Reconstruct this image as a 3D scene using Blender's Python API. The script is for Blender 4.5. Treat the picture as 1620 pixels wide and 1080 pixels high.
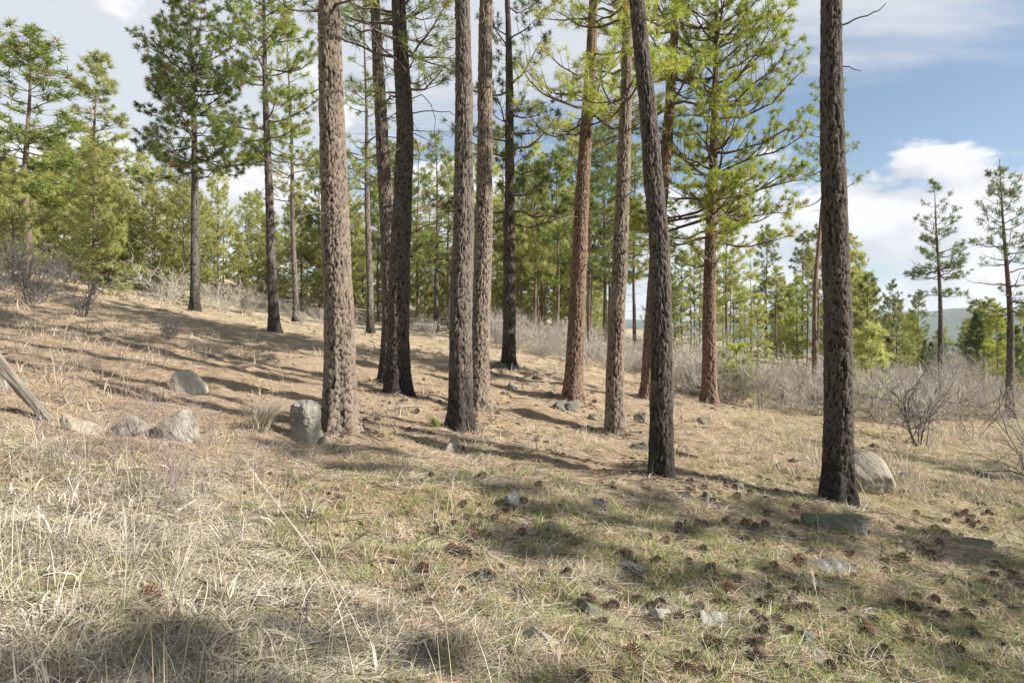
import bpy, math, random
import numpy as np
from mathutils import Vector

for o in list(bpy.data.objects): bpy.data.objects.remove(o)
SC = bpy.context.scene
COL = SC.collection
R = math.radians

# ------------------------------------------------------------------ camera
CAMZ, FPX = 1.62, 1080.0            # eye height in metres, focal length in photo pixels (1620 wide)
cam = bpy.data.cameras.new('camera'); cam.sensor_width = 36; cam.lens = 24
cam.clip_start = 0.05; cam.clip_end = 30000
camo = bpy.data.objects.new('camera', cam); COL.objects.link(camo)
camo.location = (0, 0, CAMZ); camo.rotation_euler = (R(90), 0, 0)
SC.camera = camo

# ------------------------------------------------------------------ sky and sun
SUN_AZ, SUN_EL = 105.0, 32.0         # azimuth clockwise from +Y, elevation
W = bpy.data.worlds.new('World'); SC.world = W; W.use_nodes = True

class NT:
    """tiny helper for writing node trees"""
    def __init__(s, tree): s.t = tree; s.n = tree.nodes; s.l = tree.links
    def node(s, typ, **kw):
        n = s.n.new(typ)
        for k, v in kw.items(): setattr(n, k, v)
        return n
    def put(s, sock, v):
        if hasattr(v, 'is_output'): s.l.new(v, sock)
        elif v is not None: sock.default_value = v
    def math(s, op, a, b=None, c=None, clamp=False):
        n = s.node('ShaderNodeMath', operation=op, use_clamp=clamp)
        for i, v in enumerate((a, b, c)): s.put(n.inputs[i], v)
        return n.outputs[0]
    def vmath(s, op, a, b=None, scale=None):
        n = s.node('ShaderNodeVectorMath', operation=op)
        s.put(n.inputs[0], a)
        if b is not None: s.put(n.inputs[1], b)
        if scale is not None: s.put(n.inputs['Scale'], scale)
        return n.outputs[0]
    def noise(s, vec, scale, detail=4, rough=.55, dist=0.0, out=0):
        n = s.node('ShaderNodeTexNoise'); s.put(n.inputs['Vector'], vec)
        n.inputs['Scale'].default_value = scale; n.inputs['Detail'].default_value = detail
        n.inputs['Roughness'].default_value = rough; n.inputs['Distortion'].default_value = dist
        return n.outputs[out]
    def ramp(s, fac, stops, interp='LINEAR'):
        n = s.node('ShaderNodeValToRGB'); s.put(n.inputs[0], fac); cr = n.color_ramp
        cr.interpolation = interp
        while len(cr.elements) < len(stops): cr.elements.new(.5)
        for e, (p, c) in zip(cr.elements, stops):
            e.position = p; e.color = (*c, 1) if len(c) == 3 else c
        return n.outputs[0]
    def smooth(s, x, a, b):
        n = s.node('ShaderNodeMapRange', interpolation_type='SMOOTHSTEP'); s.put(n.inputs[0], x)
        n.inputs[1].default_value = a; n.inputs[2].default_value = b
        n.inputs[3].default_value = 0; n.inputs[4].default_value = 1
        return n.outputs[0]
    def mix(s, f, a, b, blend='MIX'):
        n = s.node('ShaderNodeMix', data_type='RGBA', blend_type=blend)
        s.put(n.inputs[0], f)
        for k, v in ((6, a), (7, b)):
            if isinstance(v, tuple) and len(v) == 3: v = (*v, 1)
            s.put(n.inputs[k], v)
        return n.outputs[2]

def build_world():
    nt = NT(W.node_tree); nt.n.clear()
    out = nt.node('ShaderNodeOutputWorld'); bg = nt.node('ShaderNodeBackground')
    sky = nt.node('ShaderNodeTexSky', sky_type='NISHITA')
    sky.sun_disc = False; sky.sun_elevation = R(SUN_EL); sky.sun_rotation = R(SUN_AZ)
    sky.air_density = 1.0; sky.dust_density = 1.2; sky.ozone_density = 1.4; sky.altitude = 600
    d = nt.node('ShaderNodeTexCoord').outputs['Generated']
    sx = nt.node('ShaderNodeSeparateXYZ'); nt.put(sx.inputs[0], d)
    X, Y, Z = sx.outputs
    zz = nt.math('MAXIMUM', Z, 0.0)
    # high thin cloud: a flat layer seen in perspective, streaked along one direction
    k = nt.math('ADD', zz, 0.12)
    cx = nt.node('ShaderNodeCombineXYZ')
    nt.put(cx.inputs[0], nt.math('DIVIDE', X, k)); nt.put(cx.inputs[1], nt.math('DIVIDE', Y, k))
    mp = nt.node('ShaderNodeMapping'); nt.put(mp.inputs[0], cx.outputs[0])
    mp.inputs['Location'].default_value = (CIR[0], CIR[1], 0)
    mp.inputs['Rotation'].default_value = (0, 0, R(CIR[2])); mp.inputs['Scale'].default_value = (0.45, 1.3, 1)
    big = nt.noise(mp.outputs[0], 0.55, 1, .5)
    fine = nt.noise(mp.outputs[0], 2.4, 5, .62)
    cir = nt.math('ADD', nt.math('MULTIPLY', big, 1.0), nt.math('MULTIPLY', fine, .75))
    # cover grows away from the sun's side of the sky
    side = nt.math('MULTIPLY', nt.math('SUBTRACT', X, -.06), -0.42)
    cir = nt.smooth(nt.math('ADD', cir, side), 0.74, 1.06)
    # cumulus banks low over the horizon
    cb = nt.node('ShaderNodeCombineXYZ')
    nt.put(cb.inputs[0], X); nt.put(cb.inputs[1], Y); nt.put(cb.inputs[2], nt.math('MULTIPLY', Z, 1.9))
    vv = nt.vmath('ADD', cb.outputs[0], CUM)
    q = nt.noise(vv, CUMS, 6, .55)
    low = nt.math('MULTIPLY', nt.smooth(Z, 0.30, 0.17), 0.21)
    cov = nt.math('ADD', nt.math('ADD', q, low), nt.math('MULTIPLY', side, .12))
    cum = nt.smooth(cov, 0.60, 0.67)
    # thick middles and undersides are greyer than the lit rims
    up = nt.noise(nt.vmath('ADD', vv, (0.05, 0.0, 0.07)), CUMS, 3, .55)
    shade = nt.smooth(nt.math('ADD', nt.math('SUBTRACT', up, q), nt.math('MULTIPLY', cov, .35)), 0.17, 0.36)
    ccol = nt.mix(shade, (3.3, 3.3, 3.35), (2.3, 2.35, 2.5))
    skyc = nt.mix(1.0, sky.outputs[0], (.465, .48, .47), 'MULTIPLY')
    c1 = nt.mix(nt.math('MULTIPLY', cir, .85), skyc, (2.6, 2.66, 2.8))
    c2 = nt.mix(nt.math('MULTIPLY', cum, .95), c1, ccol)
    nt.put(bg.inputs['Color'], c2); bg.inputs['Strength'].default_value = SKY_STRENGTH
    nt.l.new(bg.outputs[0], out.inputs['Surface'])

SKY_STRENGTH = 0.135
CIR = (28.4, 12.7, -126.0)
CUM = (29.1, 31.3, 8.65); CUMS = 5.0
build_world()
W.cycles.sampling_method = 'NONE'

sd = Vector((math.sin(R(SUN_AZ)) * math.cos(R(SUN_EL)), math.cos(R(SUN_AZ)) * math.cos(R(SUN_EL)), math.sin(R(SUN_EL))))
sun = bpy.data.lights.new('sun', 'SUN'); sun.energy = 5.0; sun.angle = R(0.53); sun.color = (1.0, .955, .88)
suno = bpy.data.objects.new('sun', sun); COL.objects.link(suno)
suno.rotation_euler = sd.to_track_quat('Z', 'Y').to_euler(); suno.location = (30, -3, 30)

vs = SC.view_settings
vs.view_transform = 'Standard'; vs.look = 'None'; vs.gamma = 1; vs.use_curve_mapping = False
vs.exposure = 1.2
SC.render.engine = 'CYCLES'
cy = SC.cycles
cy.max_bounces = 5; cy.diffuse_bounces = 3; cy.glossy_bounces = 1; cy.transmission_bounces = 3; cy.transparent_max_bounces = 4
cy.caustics_reflective = False; cy.caustics_refractive = False
cy.use_denoising = True; cy.use_adaptive_sampling = True; cy.adaptive_threshold = .02

# ------------------------------------------------------------------ helpers
def tag(o, label=None, cat=None, group=None, kind=None):
    if label: o['label'] = label
    if cat: o['category'] = cat
    if group: o['group'] = group
    if kind: o['kind'] = kind
    return o
def link(name, data, parent=None, loc=None):
    o = bpy.data.objects.new(name, data); COL.objects.link(o)
    if parent is not None: o.parent = parent
    if loc is not None: o.location = loc
    return o
def mesh(name, V, F, mat, smooth=False, attrs=None):
    """V (n,3); F (m,3) or (m,4) int array"""
    V = np.asarray(V, np.float32); F = np.asarray(F, np.int32)
    me = bpy.data.meshes.new(name); k = F.shape[1]
    me.vertices.add(len(V)); me.vertices.foreach_set('co', V.ravel())
    me.loops.add(F.size); me.loops.foreach_set('vertex_index', F.ravel())
    me.polygons.add(len(F)); me.polygons.foreach_set('loop_start', np.arange(0, F.size, k, dtype=np.int32))
    me.polygons.foreach_set('loop_total', np.full(len(F), k, np.int32))
    for nm, a in (attrs or {}).items():
        a = np.asarray(a, np.float32)
        at = me.attributes.new(nm, 'FLOAT' if a.ndim == 1 else 'FLOAT_VECTOR', 'POINT')
        at.data.foreach_set('value' if a.ndim == 1 else 'vector', a.ravel())
    me.update(calc_edges=True)
    me.polygons.foreach_set('use_smooth', np.full(len(F), smooth, bool))
    if mat: me.materials.append(mat)
    return me
_T = np.random.RandomState(5).rand(256, 256).astype(np.float64)
def vnoise(x, y, seed=0):
    x = np.asarray(x, float) + seed * 17.31; y = np.asarray(y, float) + seed * 9.77
    xi = np.floor(x).astype(int); yi = np.floor(y).astype(int)
    fx = x - xi; fy = y - yi
    fx = fx * fx * (3 - 2 * fx); fy = fy * fy * (3 - 2 * fy)
    g = lambda a, b: _T[a & 255, b & 255]
    return (g(xi, yi) * (1 - fx) + g(xi + 1, yi) * fx) * (1 - fy) + (g(xi, yi + 1) * (1 - fx) + g(xi + 1, yi + 1) * fx) * fy
def fbm(x, y, octv=4, seed=0, gain=.5):
    s = 0; a = 1; tot = 0
    for i in range(octv):
        s = s + a * vnoise(x * 2 ** i, y * 2 ** i, seed + i * 3); tot += a; a *= gain
    return s / tot - .5
def unit(v): return v / np.maximum(np.linalg.norm(v, axis=-1, keepdims=True), 1e-9)
def sstep(a, b, x):
    t = np.clip((np.asarray(x, float) - a) / (b - a), 0, 1); return t * t * (3 - 2 * t)

# ------------------------------------------------------------------ terrain height
# (photo column, row, distance) of the spots where trunks meet the ground: they fix the lie of the hillside
FOOT = [(538, 690, 7.7), (610, 606, 12.0), (630, 633, 10.9), (728, 678, 9.0), (757, 650, 10.5), (804, 585, 15.75),
        (905, 632, 12.75), (972, 688, 10.5), (1045, 758, 7.1), (1025, 640, 13.9), (1122, 642, 14.25), (1325, 805, 7.1),
        (308, 490, 21), (435, 530, 18), (468, 512, 27), (586, 530, 25), (690, 520, 28),
        (1488, 610, 28), (1597, 660, 21), (1288, 640, 23), (60, 480, 17), (0, 408, 34), (880, 556, 27), (930, 566, 24),
        (150, 660, 7.0), (0, 640, 6.6), (1385, 775, 8.4), (1460, 705, 12.3), (1392, 700, 12.0),
        (810, 1080, 3.15), (0, 1080, 2.72), (1620, 1080, 3.95), (300, 620, 9.0)]
def pix(px, py, d): return np.array([(px - 810) / FPX * d, d, CAMZ + (540 - py) / FPX * d])
_C = np.array([pix(*f) for f in FOOT])
_A = np.c_[_C[:, :2], np.ones(len(_C))]
_pl, *_ = np.linalg.lstsq(_A, _C[:, 2], rcond=None)
_res = _C[:, 2] - _A @ _pl
_sg = 1.2 + _C[:, 1] * .22
def _phi(x, y): return np.exp(-(((x[..., None] - _C[:, 0]) ** 2 + (y[..., None] - _C[:, 1]) ** 2) / _sg ** 2))
_wt = np.linalg.solve(_phi(_C[:, 0], _C[:, 1]) + .12 * np.eye(len(_C)), _res)
def ground_base(x, y):
    x = np.asarray(x, float); y = np.asarray(y, float)
    r = np.hypot(x, y)
    xc = x / np.maximum(1, r / 90); yc = np.maximum(y, -10) / np.maximum(1, r / 90)
    z = xc * _pl[0] + yc * _pl[1] + _pl[2]
    z = z + np.einsum('...k,k->...', _phi(xc, yc), _wt)
    t = sstep(70, 420, r)
    z = z * (1 - t) + t * (-48 + 30 * fbm(x / 260, y / 260, 3, 4))
    return z
def ground_z(x, y):
    z = ground_base(x, y)
    x = np.asarray(x, float); y = np.asarray(y, float); r = np.hypot(x, y)
    f = np.clip(1.4 - r / 60, 0, 1)
    # low mounds and terraces of litter running along the slope
    z = z + f * (.16 * fbm(x * .45, y * .9, 3, 1) + .15 * fbm(x * 1.2, y * 2.6, 3, 2) + .085 * fbm(x * 4.0, y * 7, 2, 3))
    for c in _C[:12]: z = z + .045 * np.exp(-((x - c[0]) ** 2 + (y - c[1]) ** 2) / .30)
    return z
def hit(px, py):
    """the spot of the hillside seen at a photo pixel"""
    dx, dz = (px - 810) / FPX, (540 - py) / FPX
    t = np.concatenate([np.arange(1.5, 30, .03), np.arange(30, 90, .2)])
    zz = CAMZ + dz * t - ground_z(dx * t, t)
    i = np.argmax(zz < 0)
    if zz[i] >= 0: i = len(t) - 1
    d = t[i]
    return np.array([dx * d, d, float(ground_z(dx * d, d))])
def proj(x, y, z): return 810 + FPX * x / y, 540 - FPX * (z - CAMZ) / y

# ------------------------------------------------------------------ materials
def new_mat(name):
    m = bpy.data.materials.new(name); m.use_nodes = True; m.node_tree.nodes.clear()
    return m, NT(m.node_tree)
def finish(nt, col, rough=.9, bump=None, trans=0, tcol=None, strength=.5, dist=.01, spec=.25):
    out = nt.node('ShaderNodeOutputMaterial'); p = nt.node('ShaderNodeBsdfPrincipled')
    nt.put(p.inputs['Base Color'], col); nt.put(p.inputs['Roughness'], rough); p.inputs['Specular IOR Level'].default_value = spec
    if bump is not None:
        b = nt.node('ShaderNodeBump'); nt.put(b.inputs['Height'], bump)
        b.inputs['Strength'].default_value = strength; b.inputs['Distance'].default_value = dist
        nt.l.new(b.outputs[0], p.inputs['Normal'])
    sh = p.outputs[0]
    if trans:
        tr = nt.node('ShaderNodeBsdfTranslucent'); nt.put(tr.inputs[0], tcol if tcol is not None else col)
        mx = nt.node('ShaderNodeMixShader'); mx.inputs[0].default_value = trans
        nt.l.new(sh, mx.inputs[1]); nt.l.new(tr.outputs[0], mx.inputs[2]); sh = mx.outputs[0]
    nt.l.new(sh, out.inputs[0])
def attr(nt, name, out='Fac'):
    return nt.node('ShaderNodeAttribute', attribute_name=name).outputs[out]
def objrand(nt): return nt.node('ShaderNodeObjectInfo').outputs['Random']

def needle_mat(name, lo, mid, hi, dead=(.30, .17, .05)):
    m, nt = new_mat(name)
    t = attr(nt, 'tint')
    c = nt.ramp(t, [(0.0, lo), (.45, mid), (.86, hi), (.93, hi), (.955, dead), (1.0, dead)])
    v = nt.math('MULTIPLY_ADD', objrand(nt), .45, .78)
    vv = nt.node('ShaderNodeCombineXYZ')
    for i in range(3): nt.put(vv.inputs[i], v)
    c = nt.mix(1.0, c, vv.outputs[0], 'MULTIPLY')
    finish(nt, c, .6, trans=.53, spec=.2)
    return m
def strand_mat(name, stops, trans=.25, rough=.75):
    m, nt = new_mat(name)
    t = nt.math('ADD', nt.math('MULTIPLY', attr(nt, 'tint'), .7), nt.math('MULTIPLY', objrand(nt), .3))
    finish(nt, nt.ramp(t, stops), rough, trans=trans, spec=.2)
    return m
def bark_mat(name, furrow, plate_a, plate_b, char=0.0):
    m, nt = new_mat(name)
    co = nt.node('ShaderNodeTexCoord').outputs['Object']
    plate = attr(nt, 'plate'); fur = attr(nt, 'furrow')
    mp = nt.node('ShaderNodeMapping'); nt.put(mp.inputs[0], co); mp.inputs['Scale'].default_value = (1, 1, .3)
    fl = nt.noise(mp.outputs[0], 75, 4, .8)
    pc = nt.mix(nt.math('ADD', nt.math('MULTIPLY', plate, .35), nt.math('MULTIPLY', fl, .75)), plate_a, plate_b)
    c = nt.mix(nt.smooth(nt.math('ADD', fur, nt.math('MULTIPLY', nt.math('SUBTRACT', fl, .5), .9)), .08, .40), furrow, pc)
    # weathered grey and dark blotches on the outer flakes
    bl = nt.smooth(nt.noise(co, 3.2, 4, .6), .45, .70)
    c = nt.mix(nt.math('MULTIPLY', bl, .22), c, furrow)
    li = nt.smooth(nt.noise(co, 22, 3, .6), .64, .74)
    c = nt.mix(nt.math('MULTIPLY', li, .35), c, (.33, .32, .27))
    if char:
        z = nt.node('ShaderNodeSeparateXYZ'); nt.put(z.inputs[0], co)
        cz = nt.math('ADD', z.outputs[2], nt.math('MULTIPLY', nt.noise(co, 5, 3), -1.6))
        c = nt.mix(nt.math('MULTIPLY', nt.smooth(cz, char, -.7), .8), c, (.022, .02, .019))
    finish(nt, c, .92, fl, strength=1.0, dist=.018, spec=.15)
    return m
M = {}
M['bark_tan'] = bark_mat('bark_tan', (.042, .032, .026), (.160, .122, .094), (.275, .222, .176))
M['bark_grey'] = bark_mat('bark_grey', (.030, .024, .020), (.112, .090, .075), (.205, .172, .145), .5)
M['bark_dark'] = bark_mat('bark_dark', (.020, .0165, .0145), (.074, .060, .051), (.150, .126, .107), .3)
M['bark_red'] = bark_mat('bark_red', (.040, .024, .018), (.150, .094, .068), (.255, .175, .130))
def plain_bark(name, a, b):
    m, nt = new_mat(name)
    co = nt.node('ShaderNodeTexCoord').outputs['Object']
    n = nt.noise(co, 14, 5, .65)
    finish(nt, nt.mix(n, a, b), .9, n, strength=.5, dist=.02, spec=.15); return m
M['limb'] = plain_bark('limb_bark', (.050, .038, .030), (.17, .135, .11))
M['far_bark'] = plain_bark('far_bark', (.07, .05, .04), (.21, .155, .12))
M['shrub'] = plain_bark('shrub_twig', (.29, .255, .215), (.52, .475, .42))
M['shrub_brown'] = plain_bark('shrub_brown_twig', (.20, .155, .115), (.42, .35, .275))
M['shrub_dark'] = plain_bark('shrub_dark_twig', (.060, .055, .052), (.21, .19, .18))
M['weed'] = plain_bark('weed_stem', (.17, .13, .115), (.34, .28, .25))
M['n_dark'] = needle_mat('needles_dark', (.050, .085, .030), (.110, .155, .048), (.21, .24, .070))
M['n_mid'] = needle_mat('needles_mid', (.090, .135, .038), (.190, .245, .064), (.33, .36, .10))
M['n_yellow'] = needle_mat('needles_yellow', (.205, .240, .075), (.365, .390, .125), (.52, .515, .195))
M['n_bright'] = needle_mat('needles_bright', (.170, .222, .038), (.330, .388, .066), (.50, .52, .11))
M['n_blue'] = needle_mat('needles_blue', (.055, .095, .052), (.11, .165, .082), (.18, .235, .11))
STRAW = [(0, (.15, .12, .085)), (.3, (.38, .325, .24)), (.65, (.61, .555, .45)), (1, (.80, .76, .66))]
M['straw'] = strand_mat('straw_blade', STRAW)
M['litter'] = strand_mat('litter_needle', [(0, (.18, .12, .075)), (.3, (.42, .305, .20)), (.65, (.58, .46, .32)), (1, (.72, .63, .47))], .15)
M['green'] = strand_mat('green_blade', [(0, (.11, .145, .045)), (.5, (.24, .275, .09)), (.8, (.42, .41, .18)), (1, (.58, .53, .33))], .3)
M['meadow'] = strand_mat('meadow_blade', [(0, (.26, .20, .15)), (.4, (.42, .345, .26)), (1, (.62, .545, .43))])
def cone_mat():
    m, nt = new_mat('pine_cone')
    t = attr(nt, 'tint'); r = objrand(nt)
    a = nt.mix(t, (.05, .036, .028), (.25, .175, .125))
    b = nt.mix(t, (.08, .036, .024), (.27, .15, .095))
    finish(nt, nt.mix(nt.smooth(r, .91, .93), a, b), .8, spec=.2); return m
M['cone'] = cone_mat()
def rock_mat(name, a, b, lichen=(.36, .37, .30), lam=.35, moss=0):
    m, nt = new_mat(name)
    co = nt.node('ShaderNodeTexCoord').outputs['Object']
    n1 = nt.noise(co, 3.5, 6, .6); n2 = nt.noise(co, 24, 6, .68); n3 = nt.noise(nt.vmath('ADD', co, (3, 7, 1)), 7, 5, .62)
    c = nt.mix(nt.smooth(n1, .35, .65), a, b)
    c = nt.mix(nt.math('MULTIPLY', nt.smooth(n2, .5, .75), .55), c, tuple(x * .45 for x in a))
    c = nt.mix(nt.math('MULTIPLY', nt.smooth(n3, .55, .66), lam), c, lichen)
    if moss:
        g = nt.node('ShaderNodeNewGeometry'); z = nt.node('ShaderNodeSeparateXYZ'); nt.put(z.inputs[0], g.outputs['Normal'])
        c = nt.mix(nt.math('MULTIPLY', nt.smooth(nt.math('ADD', z.outputs[2], n3), .8, 1.3), moss), c, (.13, .14, .05))
    finish(nt, c, .9, nt.math('ADD', n2, n1), strength=.9, dist=.03, spec=.2)
    return m
M['rock_pale'] = rock_mat('rock_pale', (.34, .30, .23), (.47, .42, .335), (.44, .43, .37))
M['rock_smooth'] = rock_mat('rock_smooth', (.235, .205, .16), (.33, .30, .245), (.30, .285, .235), .25)
M['rock_tan'] = rock_mat('rock_tan', (.30, .25, .185), (.42, .36, .275), (.46, .42, .33))
M['rock_grey'] = rock_mat('rock_grey', (.19, .175, .145), (.33, .305, .255), (.36, .36, .30), .6)
M['rock_dark'] = rock_mat('rock_dark', (.10, .095, .088), (.19, .18, .165), (.27, .28, .23), .45, .5)
M['rock_blue'] = rock_mat('rock_blue', (.125, .118, .108), (.20, .19, .172), (.36, .37, .34), .4)
M['rock_brown'] = rock_mat('rock_brown', (.16, .115, .08), (.30, .23, .165), (.35, .32, .25))
def wood_mat():
    m, nt = new_mat('weathered_wood')
    co = nt.node('ShaderNodeTexCoord').outputs['Object']
    mp = nt.node('ShaderNodeMapping'); nt.put(mp.inputs[0], co); mp.inputs['Scale'].default_value = (18, 18, 1.2)
    n = nt.noise(mp.outputs[0], 2.2, 6, .65); n2 = nt.noise(co, 3, 3)
    c = nt.ramp(n, [(.32, (.055, .045, .038)), (.52, (.19, .165, .135)), (.75, (.36, .325, .27))])
    c = nt.mix(nt.smooth(n2, .58, .72), c, (.17, .13, .10))
    finish(nt, c, .85, n, strength=.6, dist=.01); return m
M['wood'] = wood_mat()

def ground_mat():
    m, nt = new_mat('forest_floor')
    co = nt.node('ShaderNodeTexCoord').outputs['Object']
    n1 = nt.noise(co, .55, 5, .6, .3); n2 = nt.noise(co, 2.6, 5, .62, .4)
    mp = nt.node('ShaderNodeMapping'); nt.put(mp.inputs[0], co); mp.inputs['Scale'].default_value = (.8, 1.5, 1)
    n3 = nt.noise(mp.outputs[0], 34, 7, .75, .6); n4 = nt.noise(mp.outputs[0], 110, 4, .7, .5)
    lit = nt.ramp(nt.math('ADD', nt.math('MULTIPLY', n3, .65), nt.math('MULTIPLY', n4, .35)),
                  [(.30, (.09, .066, .048)), (.45, (.28, .21, .15)), (.57, (.48, .375, .255)), (.70, (.68, .565, .41))])
    straw = nt.ramp(nt.math('ADD', nt.math('MULTIPLY', n3, .6), nt.math('MULTIPLY', n4, .4)),
                    [(.30, (.10, .08, .05)), (.45, (.33, .27, .175)), (.58, (.53, .45, .315)), (.72, (.70, .62, .47))])
    moss = nt.ramp(n3, [(.3, (.06, .072, .026)), (.48, (.17, .185, .066)), (.7, (.38, .36, .16))])
    s = nt.node('ShaderNodeSeparateXYZ'); nt.put(s.inputs[0], co)
    # straw in the open to the near left and far off, litter under the pines, moss in the near right hollows
    near = nt.smooth(nt.math('ADD', s.outputs[1], nt.math('MULTIPLY', n1, 3.0)), 8.6, 5.2)
    left = nt.smooth(nt.math('ADD', s.outputs[0], nt.math('MULTIPLY', n1, 2.4)), 2.0, -.4)
    right = nt.smooth(nt.math('ADD', s.outputs[0], nt.math('MULTIPLY', n1, 3.0)), 4.2, 7.5)
    far = nt.smooth(nt.math('ADD', s.outputs[1], nt.math('MULTIPLY', n1, 6.0)), 15, 24)
    st = nt.math('MAXIMUM', nt.math('MULTIPLY', near, nt.math('MULTIPLY_ADD', left, .7, .3)), nt.math('MAXIMUM', far, nt.math('MULTIPLY', right, .75)))
    c = nt.mix(nt.math('MULTIPLY', st, nt.smooth(n2, .2, .55)), lit, straw)
    mf = nt.math('MULTIPLY', nt.math('MULTIPLY_ADD', near, .95, nt.math('MULTIPLY', right, .35)), nt.smooth(nt.math('ADD', nt.math('MULTIPLY', n2, .6), nt.math('MULTIPLY', n1, .4)), .37, .52))
    mf = nt.math('MULTIPLY', mf, nt.math('MULTIPLY_ADD', left, -.6, 1.0))
    c = nt.mix(mf, c, moss)
    c = nt.mix(nt.math('MULTIPLY', nt.smooth(n2, .56, .72), .35), c, (.10, .072, .05))
    c = nt.mix(nt.math('MULTIPLY', nt.smooth(nt.noise(mp.outputs[0], 5.5, 5, .65, .5), .54, .68), .55), c, (.20, .125, .082))
    rr = nt.vmath('LENGTH', co)
    ln = [n for n in nt.n if n.type == 'VECT_MATH'][-1]
    c = nt.mix(nt.smooth(ln.outputs['Value'], 80, 300), c, (.07, .085, .04))
    finish(nt, c, .95, nt.math('ADD', n3, nt.math('MULTIPLY', n4, .6)), strength=.9, dist=.035, spec=.1)
    return m
M['ground'] = ground_mat()

# ------------------------------------------------------------------ ground sheet and far hills
def build_ground():
    u = np.linspace(-1, 1, 430)
    xs = np.sign(u) * (9.5 * np.abs(u) + 28 * np.abs(u) ** 3 + 4000 * np.abs(u) ** 18) + .8
    v = np.linspace(0, 1, 430)
    ys = 1.2 + 12.5 * v + 40 * v ** 3 + 4000 * v ** 22
    ys = np.concatenate([[-4000, -800, -120, -40, -15, -6, -2, 0], ys])
    Xg, Yg = np.meshgrid(xs, ys)
    Zg = ground_z(Xg, Yg)
    n, k = Xg.shape
    idx = np.arange(n * k).reshape(n, k)
    F = np.stack([idx[:-1, :-1], idx[:-1, 1:], idx[1:, 1:], idx[1:, :-1]], -1).reshape(-1, 4)
    o = link('ground', mesh('ground', np.c_[Xg.ravel(), Yg.ravel(), Zg.ravel()], F, M['ground'], True))
    tag(o, kind='structure')
build_ground()
def build_hills():
    m, nt = new_mat('far_forest_hill')
    co = nt.node('ShaderNodeTexCoord').outputs['Object']
    finish(nt, nt.mix(nt.noise(co, .012, 6, .6), (.035, .055, .035), (.11, .12, .075)), 1, spec=0)
    th = np.linspace(R(-62), R(62), 240); rr = np.linspace(1500, 3700, 36)
    T, Q = np.meshgrid(th, rr)
    s = (Q - 1500) / 2200
    crest = 105 + 85 * fbm(T * 3.2 + 4, Q * 0 + 2.2, 4, 7) + 22 * fbm(T * 14, Q / 400, 3, 9) + 34 * np.clip(np.sin(T), -1, 1)
    Z = -70 + (crest + 70) * sstep(0, .85, s) * (1 + .5 * fbm(T * 9, Q / 520, 4, 8))
    V = np.c_[(np.sin(T) * Q).ravel(), (np.cos(T) * Q).ravel(), Z.ravel()]
    idx = np.arange(T.size).reshape(T.shape)
    F = np.stack([idx[:-1, :-1], idx[:-1, 1:], idx[1:, 1:], idx[1:, :-1]], -1).reshape(-1, 4)
    tag(link('hills', mesh('hills', V, F, m, True)), kind='structure')
build_hills()

# ------------------------------------------------------------------ tubes, needles, trees
def tubes(P, Rd, sides=4):
    """P (n,k,3) polylines, Rd (n,k) radii -> verts, quads"""
    n, k, _ = P.shape
    t = np.empty_like(P); t[:, 1:-1] = P[:, 2:] - P[:, :-2]; t[:, 0] = P[:, 1] - P[:, 0]; t[:, -1] = P[:, -1] - P[:, -2]
    t = unit(t)
    up = np.zeros_like(t); up[..., 2] = 1
    par = np.abs(t[..., 2]) > .93; up[par] = (1, 0, 0)
    a = unit(np.cross(t, up)); b = np.cross(t, a)
    ang = np.arange(sides) * 2 * np.pi / sides
    V = P[:, :, None] + Rd[:, :, None, None] * (np.cos(ang)[:, None] * a[:, :, None] + np.sin(ang)[:, None] * b[:, :, None])
    idx = np.arange(n * k * sides).reshape(n, k, sides)
    nx = np.roll(idx, -1, axis=2)
    F = np.stack([idx[:, :-1], nx[:, :-1], nx[:, 1:], idx[:, 1:]], -1).reshape(-1, 4)
    return V.reshape(-1, 3), F
def cat_vf(parts):
    Vs, Fs, o = [], [], 0
    for V, F in parts:
        Vs.append(V); Fs.append(F + o); o += len(V)
    return np.concatenate(Vs), np.concatenate(Fs)

def needles(pos, axis, rng, per, length, width, mat, name, spread=.95):
    """a brush of long needles round each shoot end"""
    n = len(pos)
    ax = unit(axis)[:, None]
    rv = unit(rng.normal(size=(n, per, 3)))
    u = rng.uniform(.25, 1.15, (n, per, 1))
    d = unit(ax * u + rv * spread)
    sz = rng.uniform(.75, 1.2, (n, 1, 1)) * length
    base = pos[:, None] - ax * sz * rng.uniform(-.12, .42, (n, per, 1))
    L = sz * rng.uniform(.75, 1.1, (n, per, 1))
    tip = base + d * L; tip[..., 2] -= .10 * L[..., 0]
    w = unit(np.cross(d, unit(rng.normal(size=(n, per, 3))))) * width * .5
    root = base + d * L * .12
    V = np.stack([root - w, root + w, tip], 2).reshape(-1, 3)
    F = np.arange(len(V)).reshape(-1, 3)
    tint = np.clip(rng.normal(.55, .20, (n, 1)) + rng.normal(0, .12, (n, per)), 0, .93)
    dead = rng.rand(n, 1) < .035
    tint = np.where(dead & (rng.rand(n, per) < .8), .98, tint)
    return mesh(name, V, F, mat, False, {'tint': np.repeat(tint.ravel(), 3)})

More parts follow.
